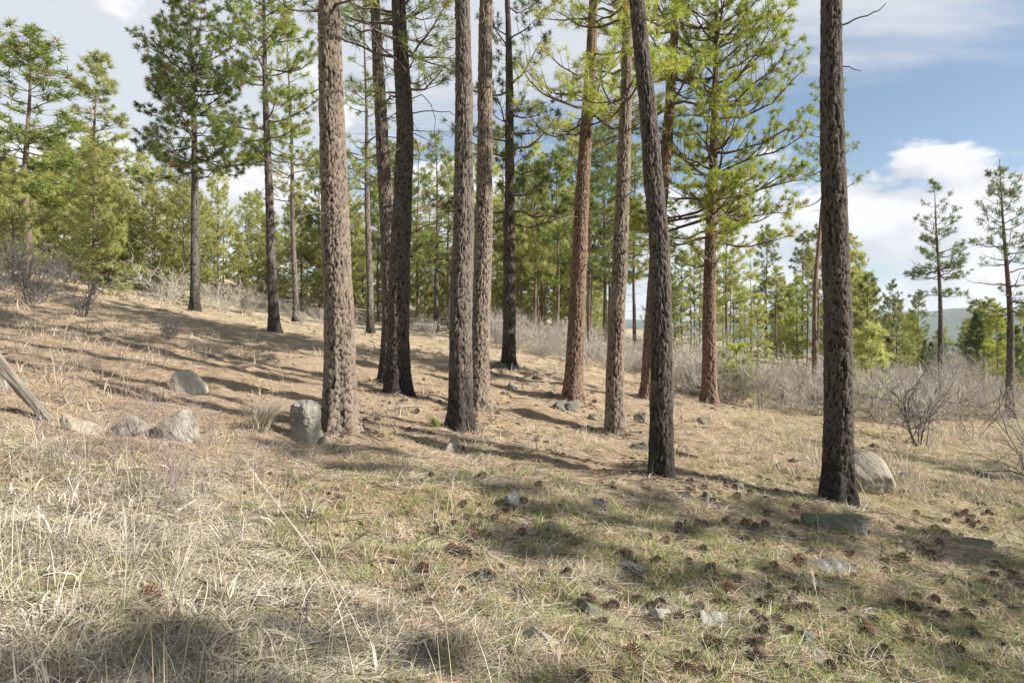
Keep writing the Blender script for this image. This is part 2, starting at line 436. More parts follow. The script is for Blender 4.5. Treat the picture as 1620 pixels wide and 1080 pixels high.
def cells(u, v, nu, nv, rng):
    """cellular distances on a lattice that closes round the trunk"""
    jx = rng.rand(nu, nv); jy = rng.rand(nu, nv); rn = rng.rand(nu, nv)
    ui = np.floor(u).astype(int); vi = np.floor(v).astype(int)
    f1 = np.full(u.shape, 9.); f2 = np.full(u.shape, 9.); val = np.zeros(u.shape)
    for a in (-1, 0, 1):
        for b in (-1, 0, 1):
            cu = ui + a; cv = vi + b
            k = (cu % nu, cv % nv)
            d = np.hypot(cu + jx[k] - u, cv + jy[k] - v)
            new = d < f1
            f2 = np.where(new, f1, np.minimum(f2, d)); val = np.where(new, rn[k], val); f1 = np.where(new, d, f1)
    return f1, f2, val
def trunk_mesh(name, centre, H, rad, seed, mat, sides=84, fine=6.2, step=.015, relief=.017, z0=-.25):
    rng = np.random.RandomState(seed)
    hs = np.concatenate([np.arange(z0, fine, step), np.arange(fine, H, .16), [H]])
    th = np.arange(sides) * 2 * np.pi / sides
    Hh, Th = np.meshgrid(hs, th, indexing='ij')
    r = rad(Hh)
    circ = 2 * math.pi * float(rad(np.array(1.5)))
    nu = max(7, int(circ / (.024 + .010 * rng.rand()))); nv = 700
    wx = fbm(Th * 3 / np.pi * 2 + 5, Hh * 5, 3, seed % 50); wx = wx * np.sin(Th / 2) ** 2 * 2
    u = (Th / (2 * np.pi) * nu + wx * 2.6) % nu; v = Hh / (.095 + .05 * rng.rand()) + 160 + 1.2 * fbm(np.cos(Th) * 3 + 9, Hh * 3 + np.sin(Th) * 3, 3, 3) * 2
    f1, f2, val = cells(u, v, nu, nv, rng)
    fur = np.clip((f2 - f1) * 1.7 + .55 * fbm(np.cos(Th) * 9 + 3, Hh * 14 + np.sin(Th) * 9, 3, 17), 0, 1)
    disp = relief * (sstep(0, .55, fur) - .55) + relief * .5 * (val - .5) + relief * 1.1 * fbm(Th * 9 / np.pi * np.sin(Th / 2) ** 2 + seed, Hh * 1.7, 2, 23) + relief * .9 * fbm(np.cos(Th) * 6 + seed, Hh * 9 + np.sin(Th) * 6, 3, 11)
    lob = np.exp(-np.maximum(Hh, 0) / .26)
    k0 = rng.randint(4, 7); ph = rng.rand() * 6
    rr = r * (1 + lob * (.46 + .22 * np.cos(k0 * Th + ph))) * (1 + .05 * fbm(np.cos(Th) * 1.5, Hh * 1.2 + np.sin(Th) * 1.5, 2, seed % 40)) + disp * np.clip(r / .09, .2, 1)
    c = centre(hs)
    V = np.stack([c[:, 0:1] + rr * np.cos(Th), c[:, 1:2] + rr * np.sin(Th), np.repeat(hs[:, None], sides, 1)], -1).reshape(-1, 3)
    idx = np.arange(Hh.size).reshape(Hh.shape); nx = np.roll(idx, -1, 1)
    F = np.stack([idx[:-1], nx[:-1], nx[1:], idx[1:]], -1).reshape(-1, 4)
    return mesh(name, V, F, mat, True, {'plate': val.ravel(), 'furrow': fur.ravel()})

def skeleton(rng, centre, rad, H, cb, CR, nlimb, droop=.1, shape=.7, subs=5.0, dead=0, bare=0.0):
    """main limbs with side shoots; returns list of (polylines, radii) per limb and shoot ends"""
    limbs, tp, ta = [], [], []
    hs = np.sort(cb + (H * .985 - cb) * (rng.rand(nlimb) ** .95)); az = rng.rand() * 6.28
    for i, h in enumerate(hs):
        s = (h - cb) / (H - cb)
        az += 2.4 + rng.normal(0, .5)
        L = CR * ((1 - s) ** shape * .95 + .06) * (.55 + .45 * min(1, s / .12 + .35)) * rng.uniform(.62, 1.15)
        pitch = -droop + .75 * s + rng.normal(0, .14)
        c = centre(np.array([h]))[0]
        k = 7; t = np.linspace(0, 1, k)
        hd = np.array([math.cos(az), math.sin(az), 0]); sdv = np.array([-hd[1], hd[0], 0])
        sag = rng.uniform(-.16, .08)
        P = np.array([c[0], c[1], h]) + np.outer(t * L, hd) + np.outer(np.sin(t * rng.uniform(2, 5) + rng.rand() * 6) * .05 * L * t, sdv)
        P[:, 2] += L * (math.tan(pitch) * t + sag * np.sin(t * math.pi) + .16 * t ** 3) + rng.normal(0, .018, k) * L
        r0 = min(.011 + .014 * L, float(rad(np.array(h))) * .55)
        R0 = r0 * (1 - .82 * t)
        lim = [(P, R0)]
        ns = max(2, int(L * subs + rng.rand() * 2))
        ends = [(P[-1], P[-1] - P[-2])]
        alive = rng.rand() > bare
        for j in range(ns):
            q = .28 + .70 * (j + rng.rand()) / ns
            f = q * (k - 1); a = int(min(f, k - 2)); p0 = P[a] + (P[a + 1] - P[a]) * (f - a)
            dv = unit(P[a + 1] - P[a]); sg = 1 if j % 2 else -1
            ang = rng.uniform(.5, 1.15) * sg
            d = dv * math.cos(ang) + np.array([-dv[1], dv[0], 0]) * math.sin(ang) + np.array([0, 0, rng.uniform(-.15, .45)])
            d = unit(d); l = L * rng.uniform(.16, .36) * (1.15 - .55 * q) + .10
            tt = np.linspace(0, 1, 4)
            Q = p0 + np.outer(tt * l, d); Q[:, 2] += l * (.30 * tt ** 2) + rng.normal(0, .03, 4) * l * (tt > 0)
            rs = max(.0035, r0 * (1 - .8 * q) * .55)
            lim.append((Q, rs * (1 - .7 * tt)))
            ends.append((Q[-1], Q[-1] - Q[-2]))
            if rng.rand() < .45: ends.append((Q[2] + rng.normal(0, .02, 3), unit(Q[2] - Q[1]) + rng.normal(0, .5, 3)))
            if rng.rand() < .35: ends.append((Q[3] + rng.normal(0, .06, 3), d + rng.normal(0, .6, 3)))
        limbs.append(lim)
        if alive:
            for p, a in ends:
                tp.append(p); ta.append(unit(a) + np.array([0, 0, .25]))
    # leader
    c = centre(np.array([H]))[0]
    for _ in range(5):
        tp.append(np.array([c[0], c[1], H - rng.rand() * .35]) + rng.normal(0, .03, 3)); ta.append(np.array([0, 0, 1.]) + rng.normal(0, .3, 3))
    # dead snags under the crown
    for _ in range(dead):
        h = cb * rng.uniform(.5, 1.0); a = rng.rand() * 6.28; L = rng.uniform(.25, .5) * CR + .1
        t = np.linspace(0, 1, 7); c = centre(np.array([h]))[0]
        P = np.array([c[0], c[1], h]) + np.outer(t * L, [math.cos(a), math.sin(a), 0])
        P[:, 2] += L * (rng.uniform(-.3, .3) * t - rng.uniform(-.1, .5) * t ** 2) + np.cumsum(rng.normal(0, .02, 7)) * L
        lim = [(P, np.linspace(.010, .003, 7))]
        for j in range(rng.randint(1, 4)):
            m = rng.randint(2, 6); tt = np.linspace(0, 1, 4)
            d = unit(rng.normal(size=3) + np.array([math.cos(a), math.sin(a), -.3]))
            lim.append((P[m] + np.outer(tt * L * .4, d), np.linspace(.004, .002, 4)))
        limbs.append(lim)
    return limbs, np.array(tp), np.array(ta)
def limb_vf(lim):
    parts = []
    for k in (7, 4):
        g = [(p, r) for p, r in lim if len(p) == k]
        if g: parts.append(tubes(np.array([p for p, _ in g]), np.array([r for _, r in g]), 5 if k == 7 else 3))
    return cat_vf(parts)

def tree(name, label, group, x, y, z, H, dia, cb, CR, nlimb, bark, needle, seed, ctrl=None, per=30, nl=.16, nw=.010,
         sides=84, fine=6.2, step=.015, droop=.1, shape=.7, subs=5., dead=0, bare=0., split=True, cat='tree', taper=.55, relief=.017):
    rng = np.random.RandomState(seed)
    t = link(name, None, loc=(x, y, z)); tag(t, label, cat, group)
    if ctrl is None: ctrl = [(0, 0), (H, 0)]
    ch = np.array([c[0] for c in ctrl], float); cx = np.array([c[1] for c in ctrl], float)
    wob = rng.rand(4) * 6
    def centre(h):
        h = np.asarray(h, float)
        xx = np.interp(h, ch, cx) + np.where(h > ch[-1], (h - ch[-1]) * (cx[-1] - cx[-2]) / max(ch[-1] - ch[-2], .1), 0)
        xx = xx + .02 * np.sin(h * .9 + wob[0]) * np.clip(h, 0, 1); yy = .05 * np.sin(h * .6 + wob[1]) * np.clip(h / 3, 0, 1)
        return np.c_[xx, yy]
    def rad(h):
        h = np.clip(np.asarray(h, float), 0, H)
        return np.maximum(dia / 2 * (1 - taper * np.minimum(h / (H * .6), 1) ** 1.2) * np.clip((H - h) / (H * .42), .04, 1) ** .8, .008)
    link('trunk', trunk_mesh('trunk', centre, H, rad, seed, bark, sides, fine, step, relief), t)
    limbs, tp, ta = skeleton(rng, centre, rad, H, cb, CR, nlimb, droop, shape, subs, dead, bare)
    if split:
        for lim in limbs: link('limb', mesh('limb', *limb_vf(lim), M['limb'], True), t)
    else:
        tag(link('limbs', mesh('limbs', *cat_vf([limb_vf(l) for l in limbs]), M['limb'], True), t), kind='stuff')
    link('crown', needles(tp, ta, rng, per, nl, nw, needle, 'crown'), t)
    return t
def snag(t, pts, r):
    """a bare dead branch of a given run on a tree, pts = photo pixels at the tree's distance"""
    d = t.location.y; P = np.array([pix(a, b, d - i * .03) for i, (a, b) in enumerate(pts)])
    P = P - np.array(t.location)
    tt = np.linspace(0, len(P) - 1, 9)
    Q = np.stack([np.interp(tt, range(len(P)), P[:, i]) for i in range(3)], 1) + np.random.RandomState(len(pts)).normal(0, .006, (9, 3))
    V, F = tubes(Q[None], np.linspace(r, r * .35, 9)[None], 5)
    link('dead_branch', mesh('dead_branch', V, F, M['limb'], True), t)
def copy_tree(src, loc, rz, sc, label=None, group=None):
    c = src.copy(); COL.objects.link(c); c.location = loc; c.rotation_euler = (0, 0, rz)
    c.scale = sc if hasattr(sc, '__len__') else (sc, sc, sc)
    if label: c['label'] = label
    if group: c['group'] = group
    for ch in src.children:
        k = ch.copy(); COL.objects.link(k); k.parent = c
    return c

def hero(label, bx, by, d, tops, wpx, H, cby, CRpx, nlimb, bark, needle, seed, group='tall pines of the open stand', **kw):
    """a standing pine from where its foot shows and points of its trunk higher up"""
    p = pix(bx, by, d); z = float(ground_z(p[0], p[1])) - .02
    pts = [(0.0, 0.0)]
    for (tx, ty) in tops:
        q = pix(tx, ty, d); pts.append((q[2] - z, q[0] - p[0]))
    dia = wpx / FPX * d
    cb = CAMZ + (540 - cby) / FPX * d - z
    return tree('pine_tree', label, group, p[0], p[1], z, H, dia, cb, CRpx / FPX * d, nlimb, bark, needle, seed, ctrl=pts, **kw)

N = 'tall pines of the open stand'
T1 = hero('thick straight pine with tan plated bark beside the upright grey block', 538, 690, 7.7, [(530, 380), (522, 0)], 47, 13, 30, 150, 34, M['bark_tan'], M['n_mid'], 11, dead=6, per=18, bare=.2)
T2a = hero('slim pine leaning out behind the dark charred trunk it crosses', 614, 607, 12.0, [(617, 470), (613, 340), (604, 190), (591, 0)], 26, 13, 60, 120, 60, M['bark_grey'], M['n_dark'], 12, dead=16, per=22)
T2b = hero('dark pine with charred foot and long bare snags, crossing a slimmer stem', 630, 634, 10.9, [(632, 400), (640, 200), (632, 0)], 35, 13, 150, 130, 80, M['bark_dark'], M['n_mid'], 13, dead=18, per=30, bare=.12, subs=6.)
T3 = hero('dark straight pine with the small green clump at its foot', 728, 680, 9.0, [(735, 330), (729, 0)], 36, 13, -90, 140, 30, M['bark_grey'], M['n_mid'], 14, dead=4, per=16, bare=.3)
T4 = hero('brown furrowed pine close behind the dark straight one', 757, 650, 10.5, [(764, 330), (771, 0)], 31, 13.5, -60, 130, 30, M['bark_tan'], M['n_mid'], 15, dead=6, per=16, bare=.3)
T5 = hero('pine with low dark green boughs from mid trunk, behind the middle trunks', 804, 586, 15.75, [(808, 300), (803, 40)], 20, 13, 395, 112, 44, M['bark_dark'], M['n_dark'], 16, dead=5, subs=7., bare=.1, nw=.014, per=34)
T6 = hero('reddish pine leaning outward with dark rocks at its foot', 905, 632, 12.75, [(918, 400), (933, 100)], 27, 13, 230, 130, 64, M['bark_red'], M['n_yellow'], 17, dead=8, bare=.1, subs=6.5, per=34)
T7 = hero('slim pale brown pine leaning slightly, next to the leaning red one', 972, 688, 10.5, [(983, 300), (993, 40)], 27, 12, 170, 140, 60, M['bark_tan'], M['n_bright'], 18, dead=10, subs=6.5, per=34)
T8 = hero('dark scaly pine tilting back over the needle litter, nothing at its foot', 1045, 758, 7.1, [(1042, 400), (1028, 170), (1012, 0)], 34, 12, -130, 170, 28, M['bark_dark'], M['n_mid'], 19, dead=0, per=16, bare=.3)
T8b = hero('reddish pine mostly hidden behind the dark tilting trunk', 1026, 640, 13.9, [(1040, 400), (1058, 180), (1072, 0)], 24, 13, 190, 140, 64, M['bark_red'], M['n_bright'], 20, dead=5, subs=6.5, per=34, nw=.013)
T9 = hero('red barked pine with a wide bright green crown over the grey brush', 1122, 643, 14.25, [(1126, 330), (1132, 100)], 22, 10.5, 415, 168, 88, M['bark_red'], M['n_bright'], 23, subs=7.5, per=38, nl=.15, nw=.014, droop=.08, shape=.5, dead=2)
T10 = hero('thick dark pine in front of the big smooth boulder', 1325, 806, 7.1, [(1323, 500), (1317, 240), (1315, 0)], 43, 13, -160, 190, 30, M['bark_dark'], M['n_mid'], 22, dead=0, per=16, bare=.3)
snag(T10, [(1330, 40), (1360, 28), (1385, 20), (1400, 7)], .011)
snag(T10, [(1330, 104), (1348, 108), (1364, 113)], .008)
snag(T10, [(1330, 213), (1344, 214)], .005)
snag(T2b, [(640, 180), (680, 175), (715, 178), (740, 200)], .012)
snag(T2b, [(646, 160), (668, 150), (682, 165), (690, 190), (686, 215)], .010)
snag(T2b, [(646, 210), (660, 225), (664, 250), (658, 270)], .009)
snag(T2b, [(648, 370), (675, 356), (705, 352), (730, 352)], .012)
snag(T7, [(970, 340), (950, 352), (944, 360)], .006)
snag(T6, [(938, 175), (975, 172), (1010, 178)], .010)

K = dict(sides=28, fine=8, step=.06, relief=.012)
L1 = hero('dark full crowned pine standing alone on the hillside before the thicket', 308, 490, 21, [(308, 280), (302, 0)], 14, 11.4, 285, 98, 96, M['bark_dark'], M['n_dark'], 31, per=42, nl=.17, nw=.019, subs=7., shape=.5, dead=3, **K)
L2 = hero('open crowned pine with a charred crooked foot on the hillside', 435, 530, 18, [(428, 400), (424, 220), (416, 0)], 16, 11.5, 265, 92, 60, M['bark_dark'], M['n_mid'], 32, per=34, nl=.16, nw=.017, subs=7., shape=.5, dead=8, **K)
L3 = hero('thin pine with sparse yellowish crown just behind the crooked footed one', 468, 512, 27, [(464, 330), (456, 100)], 9, 12.5, 330, 52, 46, M['bark_grey'], M['n_yellow'], 33, per=26, nl=.2, nw=.022, dead=8, **K)
L4 = hero('thin straight grey pine with sparse twigs behind the crossed trunks', 586, 531, 25, [(582, 350), (577, 60)], 11, 13, 330, 62, 40, M['bark_grey'], M['n_mid'], 34, per=20, nl=.19, nw=.018, dead=14, bare=.35, **K)
L5 = hero('small see-through pine with a narrow pointed top, framed between trunks', 690, 521, 28, [(692, 350), (690, 230)], 8, 8.1, 440, 54, 54, M['bark_dark'], M['n_mid'], 35, per=18, nl=.2, nw=.020, dead=4, **K)
R1 = hero('tall sparse pine standing clear against the cumulus clouds', 1489, 606, 28, [(1485, 420), (1480, 290)], 9, 8.4, 470, 54, 44, M['bark_dark'], M['n_dark'], 36, per=20, nl=.19, nw=.020, bare=.1, dead=4, **K)
R2 = hero('tall sparse pine at the edge of the view over tangled brush', 1598, 655, 21, [(1596, 500), (1585, 290)], 13, 7.7, 500, 68, 46, M['bark_dark'], M['n_dark'], 37, per=20, nl=.18, nw=.017, bare=.2, dead=4, **K)
P6 = hero('thin reddish pole of a pine rising just behind the thick dark trunk', 1288, 640, 23, [(1291, 450), (1302, 290)], 9, 11.5, 330, 60, 34, M['bark_red'], M['n_mid'], 38, per=20, nl=.18, nw=.017, dead=6, **K)

# ------------------------------------------------------------------ background pines: prototypes and copies
KB = dict(sides=12, fine=1, step=.15, split=False, relief=.008)
def proto(seed, H, dia, cb, CR, nl_, needle, **kw):
    d = dict(per=22, nl=.25, nw=.030, subs=4.2); d.update(kw)
    return tree('pine_tree', None, None, 0, 0, 0, H, dia, cb, CR, nl_, M['far_bark'], needle, seed, **d, **KB)
PD = [proto(51, 8, .16, .4, 2.1, 84, M['n_yellow'], shape=.65), proto(52, 8, .16, .5, 1.9, 78, M['n_yellow'], shape=.75),
      proto(53, 8, .15, .3, 2.1, 84, M['n_yellow'], shape=.8), proto(54, 8, .16, .4, 1.8, 78, M['n_bright'], shape=.7)]
PM = [proto(55, 10, .20, 3.0, 1.5, 64, M['n_mid'], dead=6, shape=.65), proto(56, 10, .19, 3.6, 1.4, 58, M['n_yellow'], dead=6, shape=.65),
      proto(57, 10, .18, 3.4, 1.4, 56, M['n_dark'], dead=6, shape=.6, bare=.1)]
PF = [proto(58, 8, .16, .3, 1.8, 130, M['n_blue'], shape=1.0, droop=.15), proto(59, 8, .15, .4, 1.6, 120, M['n_dark'], shape=1.0)]
PX = [proto(62, 10, .19, 3.6, 1.5, 40, M['n_yellow'], dead=6, shape=.6, bare=.25), proto(63, 10, .19, 4.2, 1.4, 36, M['n_yellow'], dead=8, shape=.55, bare=.25)]
PS = [proto(60, 1.5, .035, .2, .5, 26, M['n_bright'], per=34, nl=.14, nw=.014, subs=7., shape=.6), proto(61, 1.7, .035, .2, .42, 26, M['n_yellow'], per=34, nl=.14, nw=.014, subs=7.)]
PROTOS = PD + PM + PF + PS + PX
Hof = {p.name: h for p, h in zip(PROTOS, [8] * 4 + [10] * 3 + [8] * 2 + [1.5, 1.7, 10, 10])}
rb = random.Random(8)
def plant(p, px, d, top, label, group, slim=None):
    """a pine whose top shows at photo row `top`"""
    x = (px - 810) / FPX * d; z = float(ground_z(x, d)) - .05
    h = CAMZ + (540 - top) / FPX * d - z
    s = h / Hof[p.name]; w = s * (slim or rb.uniform(.85, 1.12))
    o = copy_tree(p, (x, d, z), rb.uniform(0, 6.28), (w, w, s), label, group)
    return o
gl = 'pines of the yellow green thicket on the hillside'
lab_l = 'yellow green pine crowded into the thicket behind the lone dark pine'
plant(PM[0], 44, 27, 45, 'tallest pine with bare lower trunk above the grey thorny bush', gl, 1.75)
plant(PM[1], 150, 31, 88, 'narrow tall pine rising alone out of the hillside thicket', gl, 1.4)
plant(PD[0], 148, 24, 228, 'bushy yellow green pine with rusty tinged top before the narrow tall one', gl, 1.0)
plant(PD[1], 20, 25, 250, 'yellow green pine cut by the frame edge, behind the thorny bush', gl, .9)
def zone(px, stops):
    for lim, txt in stops:
        if px < lim: return txt
    return stops[-1][1]
ZL = [(110, 'yellow green pine in the thicket above the dark thorny bush'), (215, 'yellow green pine in the thicket between the thorny bush and the lone dark pine'),
      (330, 'yellow green pine in the thicket behind the lone dark pine'), (440, 'yellow green pine in the thicket between the lone dark and the crooked footed pine'), (999, 'yellow green pine in the thicket showing beside the thick tan pine')]
for i in range(42):
    px = -50 + 620 * (i + rb.random()) / 42; d = rb.uniform(27, 46)
    top = 195 + 115 * min(1, max(0, px) / 420) ** .8 + rb.uniform(-30, 70)
    plant(rb.choice(PD[:3] + PD[:2] + [PX[0]]), px, d, top, zone(px, ZL), gl)
gc = 'pines of the sunny thicket behind the middle trunks'
ZC = [(605, 'sunny yellow green pine in the low thicket between the tan and the crossed trunks'), (710, 'sunny yellow green pine in the low thicket around the small see-through pine'), (999, 'sunny yellow green pine in the low thicket behind the brown furrowed pine')]
for i in range(25):
    px = 500 + 290 * (i + rb.random()) / 25; d = rb.uniform(30, 48)
    plant(rb.choice(PD), px, d, 390 + rb.uniform(-42, 40), zone(px, ZC), gc)
gm = 'slender pines behind the leaning trunks'
for k, (px, d, top, lb) in enumerate([(826, 30, 262, 'slender pine nearest the low boughed trunk, thin dark stem'), (846, 28, 225, 'slender pine second from the low boughed trunk, stem ending in brush'),
                                      (857, 33, 250, 'slender pine third from the low boughed trunk, faint stem'), (882, 27, 238, 'slender dark stemmed pine standing clear in the gap before the leaning red trunk'),
                                      (912, 36, 220, 'slender pine showing over the leaning red trunk'), (932, 25, 205, 'slender pine close beside the leaning red trunk, foot in brush'),
                                      (505, 32, 240, 'slender pine glimpsed beside the thick tan trunk'), (1150, 28, 285, 'slender dark stemmed pine beside the red barked one')]):
    plant(PM[k % 3], px, d, top, lb, gm, .95)
for i in range(22):
    px = 780 + 190 * (i + rb.random()) / 22; d = rb.uniform(33, 52)
    plant(rb.choice(PD[:3] + [PM[0]]), px, d, 385 + rb.uniform(-70, 50) + (45 if px > 930 else 0), 'yellow green pine in the stand seen between the middle and leaning trunks', gm)
for k in range(28):
    px = 520 + 490 * (k + rb.random()) / 28; d = rb.uniform(29, 44)
    plant(rb.choice(PM[:2] + PX), px, d, rb.uniform(190, 340), zone(px, [(640, 'airy half tall pine seen between the tan and crossed trunks'), (725, 'airy half tall pine beside the small see-through pine'), (810, 'airy half tall pine behind the brown furrowed pine'), (915, 'airy half tall pine before the leaning red pine'), (9999, 'airy half tall pine between the leaning red and tilting pines')]), gm, 1.0)
gr = 'pines of the mixed wood beyond the grey brush'
ZR = [(1110, 'mixed green pine beyond the brush, between the tilting and the red barked pine'), (1200, 'mixed green pine beyond the brush, behind the bright sapling'), (1290, 'mixed green pine beyond the brush, next to the thin reddish pole'), (1999, 'mixed green pine beyond the brush, behind the thick dark trunk')]
for i in range(38):
    px = 1030 + 345 * (i + rb.random()) / 38; d = rb.uniform(27, 52)
    plant(rb.choice(PD + PM + PX), px, d, 418 + rb.uniform(-66, 62), zone(px, ZR), gr)
for k, (px, d, top, p, lb) in enumerate([(1356, 34, 425, PD[2], 'pointed green pine rising right behind the big boulder and brush'), (1412, 36, 445, PM[2], 'thin pale pine with see-through crown between denser green ones'),
                                         (1452, 38, 462, PM[0], 'thin pine beside the tall sparse one, half its height'), (1545, 33, 495, PF[0], 'dense dark blue green conical fir beside the gap to the far hill'),
                                         (1590, 36, 505, PF[1], 'dense dark fir behind the tall sparse pine at the edge')]):
    plant(p, px, d, top, lb, gr, 1.15 if p in PF else 1.0)
for i in range(32):
    px = 1340 + 300 * (i + rb.random()) / 32; d = rb.uniform(27, 46)
    if 1500 < px < 1524: continue
    plant(rb.choice(PD + PF), px, d, 505 + rb.uniform(-38, 45), zone(px, [(1450, 'low green young pine beyond the brush above the big boulder'), (1510, 'low green young pine at the foot of the tall sparse pine against clouds'), (1999, 'low green young pine around the conical fir')]), gr)
plant(PS[0], 1166, 16.5, 552, 'bright yellow green pine sapling in the brush by the red barked pine', 'bright pine saplings', 1.1)
plant(PS[1], 1379, 18, 520, 'bright yellow green pine sapling showing past the thick dark trunk', 'bright pine saplings', 1.1)
# pines standing off to the side, whose shade falls across the clearing
for i, (x, y, s) in enumerate([(9.5, -.45, 1.0), (12.6, -.6, 1.15), (13, 1.5, 1.05), (15.5, 2.6, 1.1), (11.5, 3.3, 1.1), (19, 7.6, 1.1)]):
    copy_tree(PX[i % 2], (x, y, float(ground_z(x, y)) - .05), i * 1.3, (s * .8, s * .8, s), 'pine outside the view that shades the clearing', 'pines outside the view')
for p in PROTOS:
    for c in list(p.children): bpy.data.objects.remove(c)
    bpy.data.objects.remove(p)

# ------------------------------------------------------------------ bare shrubs
def shrub_mesh(seed, mat, H=1.4, stems=9, spread=.55, depth=3, kids=5, r0=.012, sag=.0, rmin=.0016):
    rng = np.random.RandomState(seed)
    P4, R4 = [], []
    def grow(p, d, L, r, lev):
        k = 6; pts = [p]; cur = d
        for i in range(k - 1):
            cur = unit(cur + rng.normal(0, .20, 3) + np.array([0, 0, .06 - sag * lev]))
            pts.append(pts[-1] + cur * L / (k - 1))
        P = np.array(pts); P4.append(P); R4.append(np.linspace(r, r * .4, k))
        if lev >= depth: return
        for j in range(rng.randint(kids - 1, kids + 2)):
            m = rng.randint(1, k); dd = unit(unit(P[m] - P[m - 1]) + rng.normal(0, .62, 3) + np.array([0, 0, .15]))
            grow(P[m], dd, L * rng.uniform(.35, .62), max(r * .55, rmin), lev + 1)
    for s in range(stems):
        a = rng.rand() * 6.28; sp = rng.uniform(.1, spread)
        grow(np.array([math.cos(a) * .07, math.sin(a) * .07, -.04]), unit(np.array([math.cos(a) * sp, math.sin(a) * sp, 1])), H * rng.uniform(.5, .8), r0 * rng.uniform(.6, 1.1), 1)
    V, F = tubes(np.array(P4), np.array(R4), 3)
    return mesh('shrub', V, F, mat, True)
SH = [shrub_mesh(s, M['shrub'], 1.5, 9, .8, 3, 7, .010, 0., .0042) for s in (1, 2, 3, 4)]
SHB = shrub_mesh(41, M['shrub_brown'], 1.3, 7, .7, 3, 6, .011, 0., .004)
SHD = shrub_mesh(9, M['shrub_dark'], 1.5, 16, .75, 3, 7, .013, 0., .003)
SHT = shrub_mesh(12, M['shrub_dark'], 1.55, 7, .75, 3, 6, .017)
SHW = [shrub_mesh(s, M['weed'], .55, 5, .5, 3, 4, .0035) for s in (21, 22)]
SHO = shrub_mesh(33, M['shrub_dark'], 1.6, 8, 1.1, 3, 5, .011, .03)
rs = random.Random(3)
def put_shrub(me, p, s, label, group, name='bare_shrub', rz=None):
    o = link(name, me, loc=(p[0], p[1], p[2] - .02)); o.rotation_euler = (0, 0, rs.uniform(0, 6.28) if rz is None else rz)
    o.scale = (s * rs.uniform(.9, 1.25), s * rs.uniform(.9, 1.25), s)
    return tag(o, label, 'shrub', group)
def gp(px, d):
    x = (px - 810) / FPX * d; return (x, d, float(ground_z(x, d)))
put_shrub(SHD, gp(52, 17.0), 1.25, 'dark grey thorny bush on the slope before the thicket', 'bare shrubs on the hillside')
put_shrub(SHD, gp(-6, 18.5), 1.1, 'dark thorny bush cut by the frame edge on the slope', 'bare shrubs on the hillside')
put_shrub(SHT, gp(128, 15.5), .8, 'upright twiggy shrub beside the dark grey thorny bush', 'bare shrubs on the hillside')
put_shrub(SHD, gp(268, 14.2), .42, 'low dark shrub on the shaded slope below the lone pine', 'bare shrubs on the hillside')
put_shrub(SH[0], gp(266, 24), 1.25, 'tall pale bare shrub against the thicket beside the lone dark pine', 'bare shrubs on the hillside')
put_shrub(SH[1], gp(348, 25), 1.15, 'pale bare shrub just past the lone dark pine', 'bare shrubs on the hillside')
for i in range(26):
    px = 90 + 660 * (i + rs.random()) / 26
    put_shrub(rs.choice(SH), gp(px, rs.uniform(25, 32)), rs.uniform(.5, .9), zone(px, [(250, 'pale bare shrub in the fringe between the thorny bush and the lone pine'), (430, 'pale bare shrub in the fringe between the lone and the crooked footed pine'), (540, 'pale bare shrub in the fringe beside the thick tan pine'), (999, 'pale bare shrub in the fringe behind the crossed and straight trunks')]), 'fringe of bare shrubs below the thicket')
# brush band beyond the pines
n = 0
for i in range(345):
    px = 770 + 900 * rs.random(); d = rs.uniform(15.5, 29) if px > 1040 else rs.uniform(20, 32)
    x, y, z = gp(px, d)
    if px < 1120 and d < 19 and rs.random() < .6: continue
    if fbm(x * .22, y * .22, 2, 61) < -.19: continue
    put_shrub(rs.choice(SH + [SHB]), (x, y, z), rs.choice([.55, .7, .8, .95, 1.2]) * rs.uniform(.85, 1.1) * (1 if px > 960 else .85), zone(px, [(900, 'pale grey bare shrub between the low boughed and leaning red pines'), (1010, 'pale grey bare shrub between the leaning red and tilting pines'), (1110, 'pale grey bare shrub between the tilting and red barked pines'), (1200, 'pale grey bare shrub around the bright sapling by the red barked pine'), (1300, 'pale grey bare shrub around the thin reddish pole'), (1420, 'pale grey bare shrub above the big smooth boulder'), (1520, 'pale grey bare shrub behind the dark many stemmed one'), (9999, 'pale grey bare shrub by the edge under the tall sparse pine')]), 'brush band beyond the pines')
put_shrub(SHT, hit(1460, 706), 1.05, 'dark many stemmed bare shrub standing in front of the brush', None)
put_shrub(SHO, gp(1690, 8.2), 1.25, 'dark twiggy shrub reaching into view over the slope from the edge', None)
for i, (px, py, s, lb) in enumerate([(250, 585, 1.0, 'thin dry weed upslope of the pale boulder'), (125, 640, 1.35, 'tall dry weed rising past the tan boulder'), (75, 600, 1.2, 'dry weed beside the leaning weathered log'),
                                     (190, 742, 1.0, 'dry weed in the dead grass below the split grey boulder'), (110, 735, .9, 'dry weed in the dead grass below the tan boulder'), (40, 742, 1.0, 'dry weed in the dead grass below the log'),
                                     (260, 790, .9, 'twiggy dry weed in the shaded dead grass'), (330, 830, .8, 'twiggy dry weed deep in the matted grass'), (440, 745, .8, 'dry weed in the shadow in front of the grey block'),
                                     (500, 765, .6, 'low dry weed in the shadow below the thick tan pine')]):
    put_shrub(SHW[i % 2], hit(px, py), s, lb, 'dry weeds', 'dry_weed')

for i in range(26):
    px, py = rs.uniform(0, 420), rs.uniform(640, 900)
    put_shrub(SHW[i % 2], hit(px, py), rs.uniform(.55, 1.1), zone(px, [(140, 'dry weed in the dead grass downslope of the slanting log'), (280, 'dry weed in the dead grass downslope of the tan and split boulders'), (999, 'dry weed in the dead grass downslope of the bunch grass tussock')]), 'dry weeds', 'dry_weed')

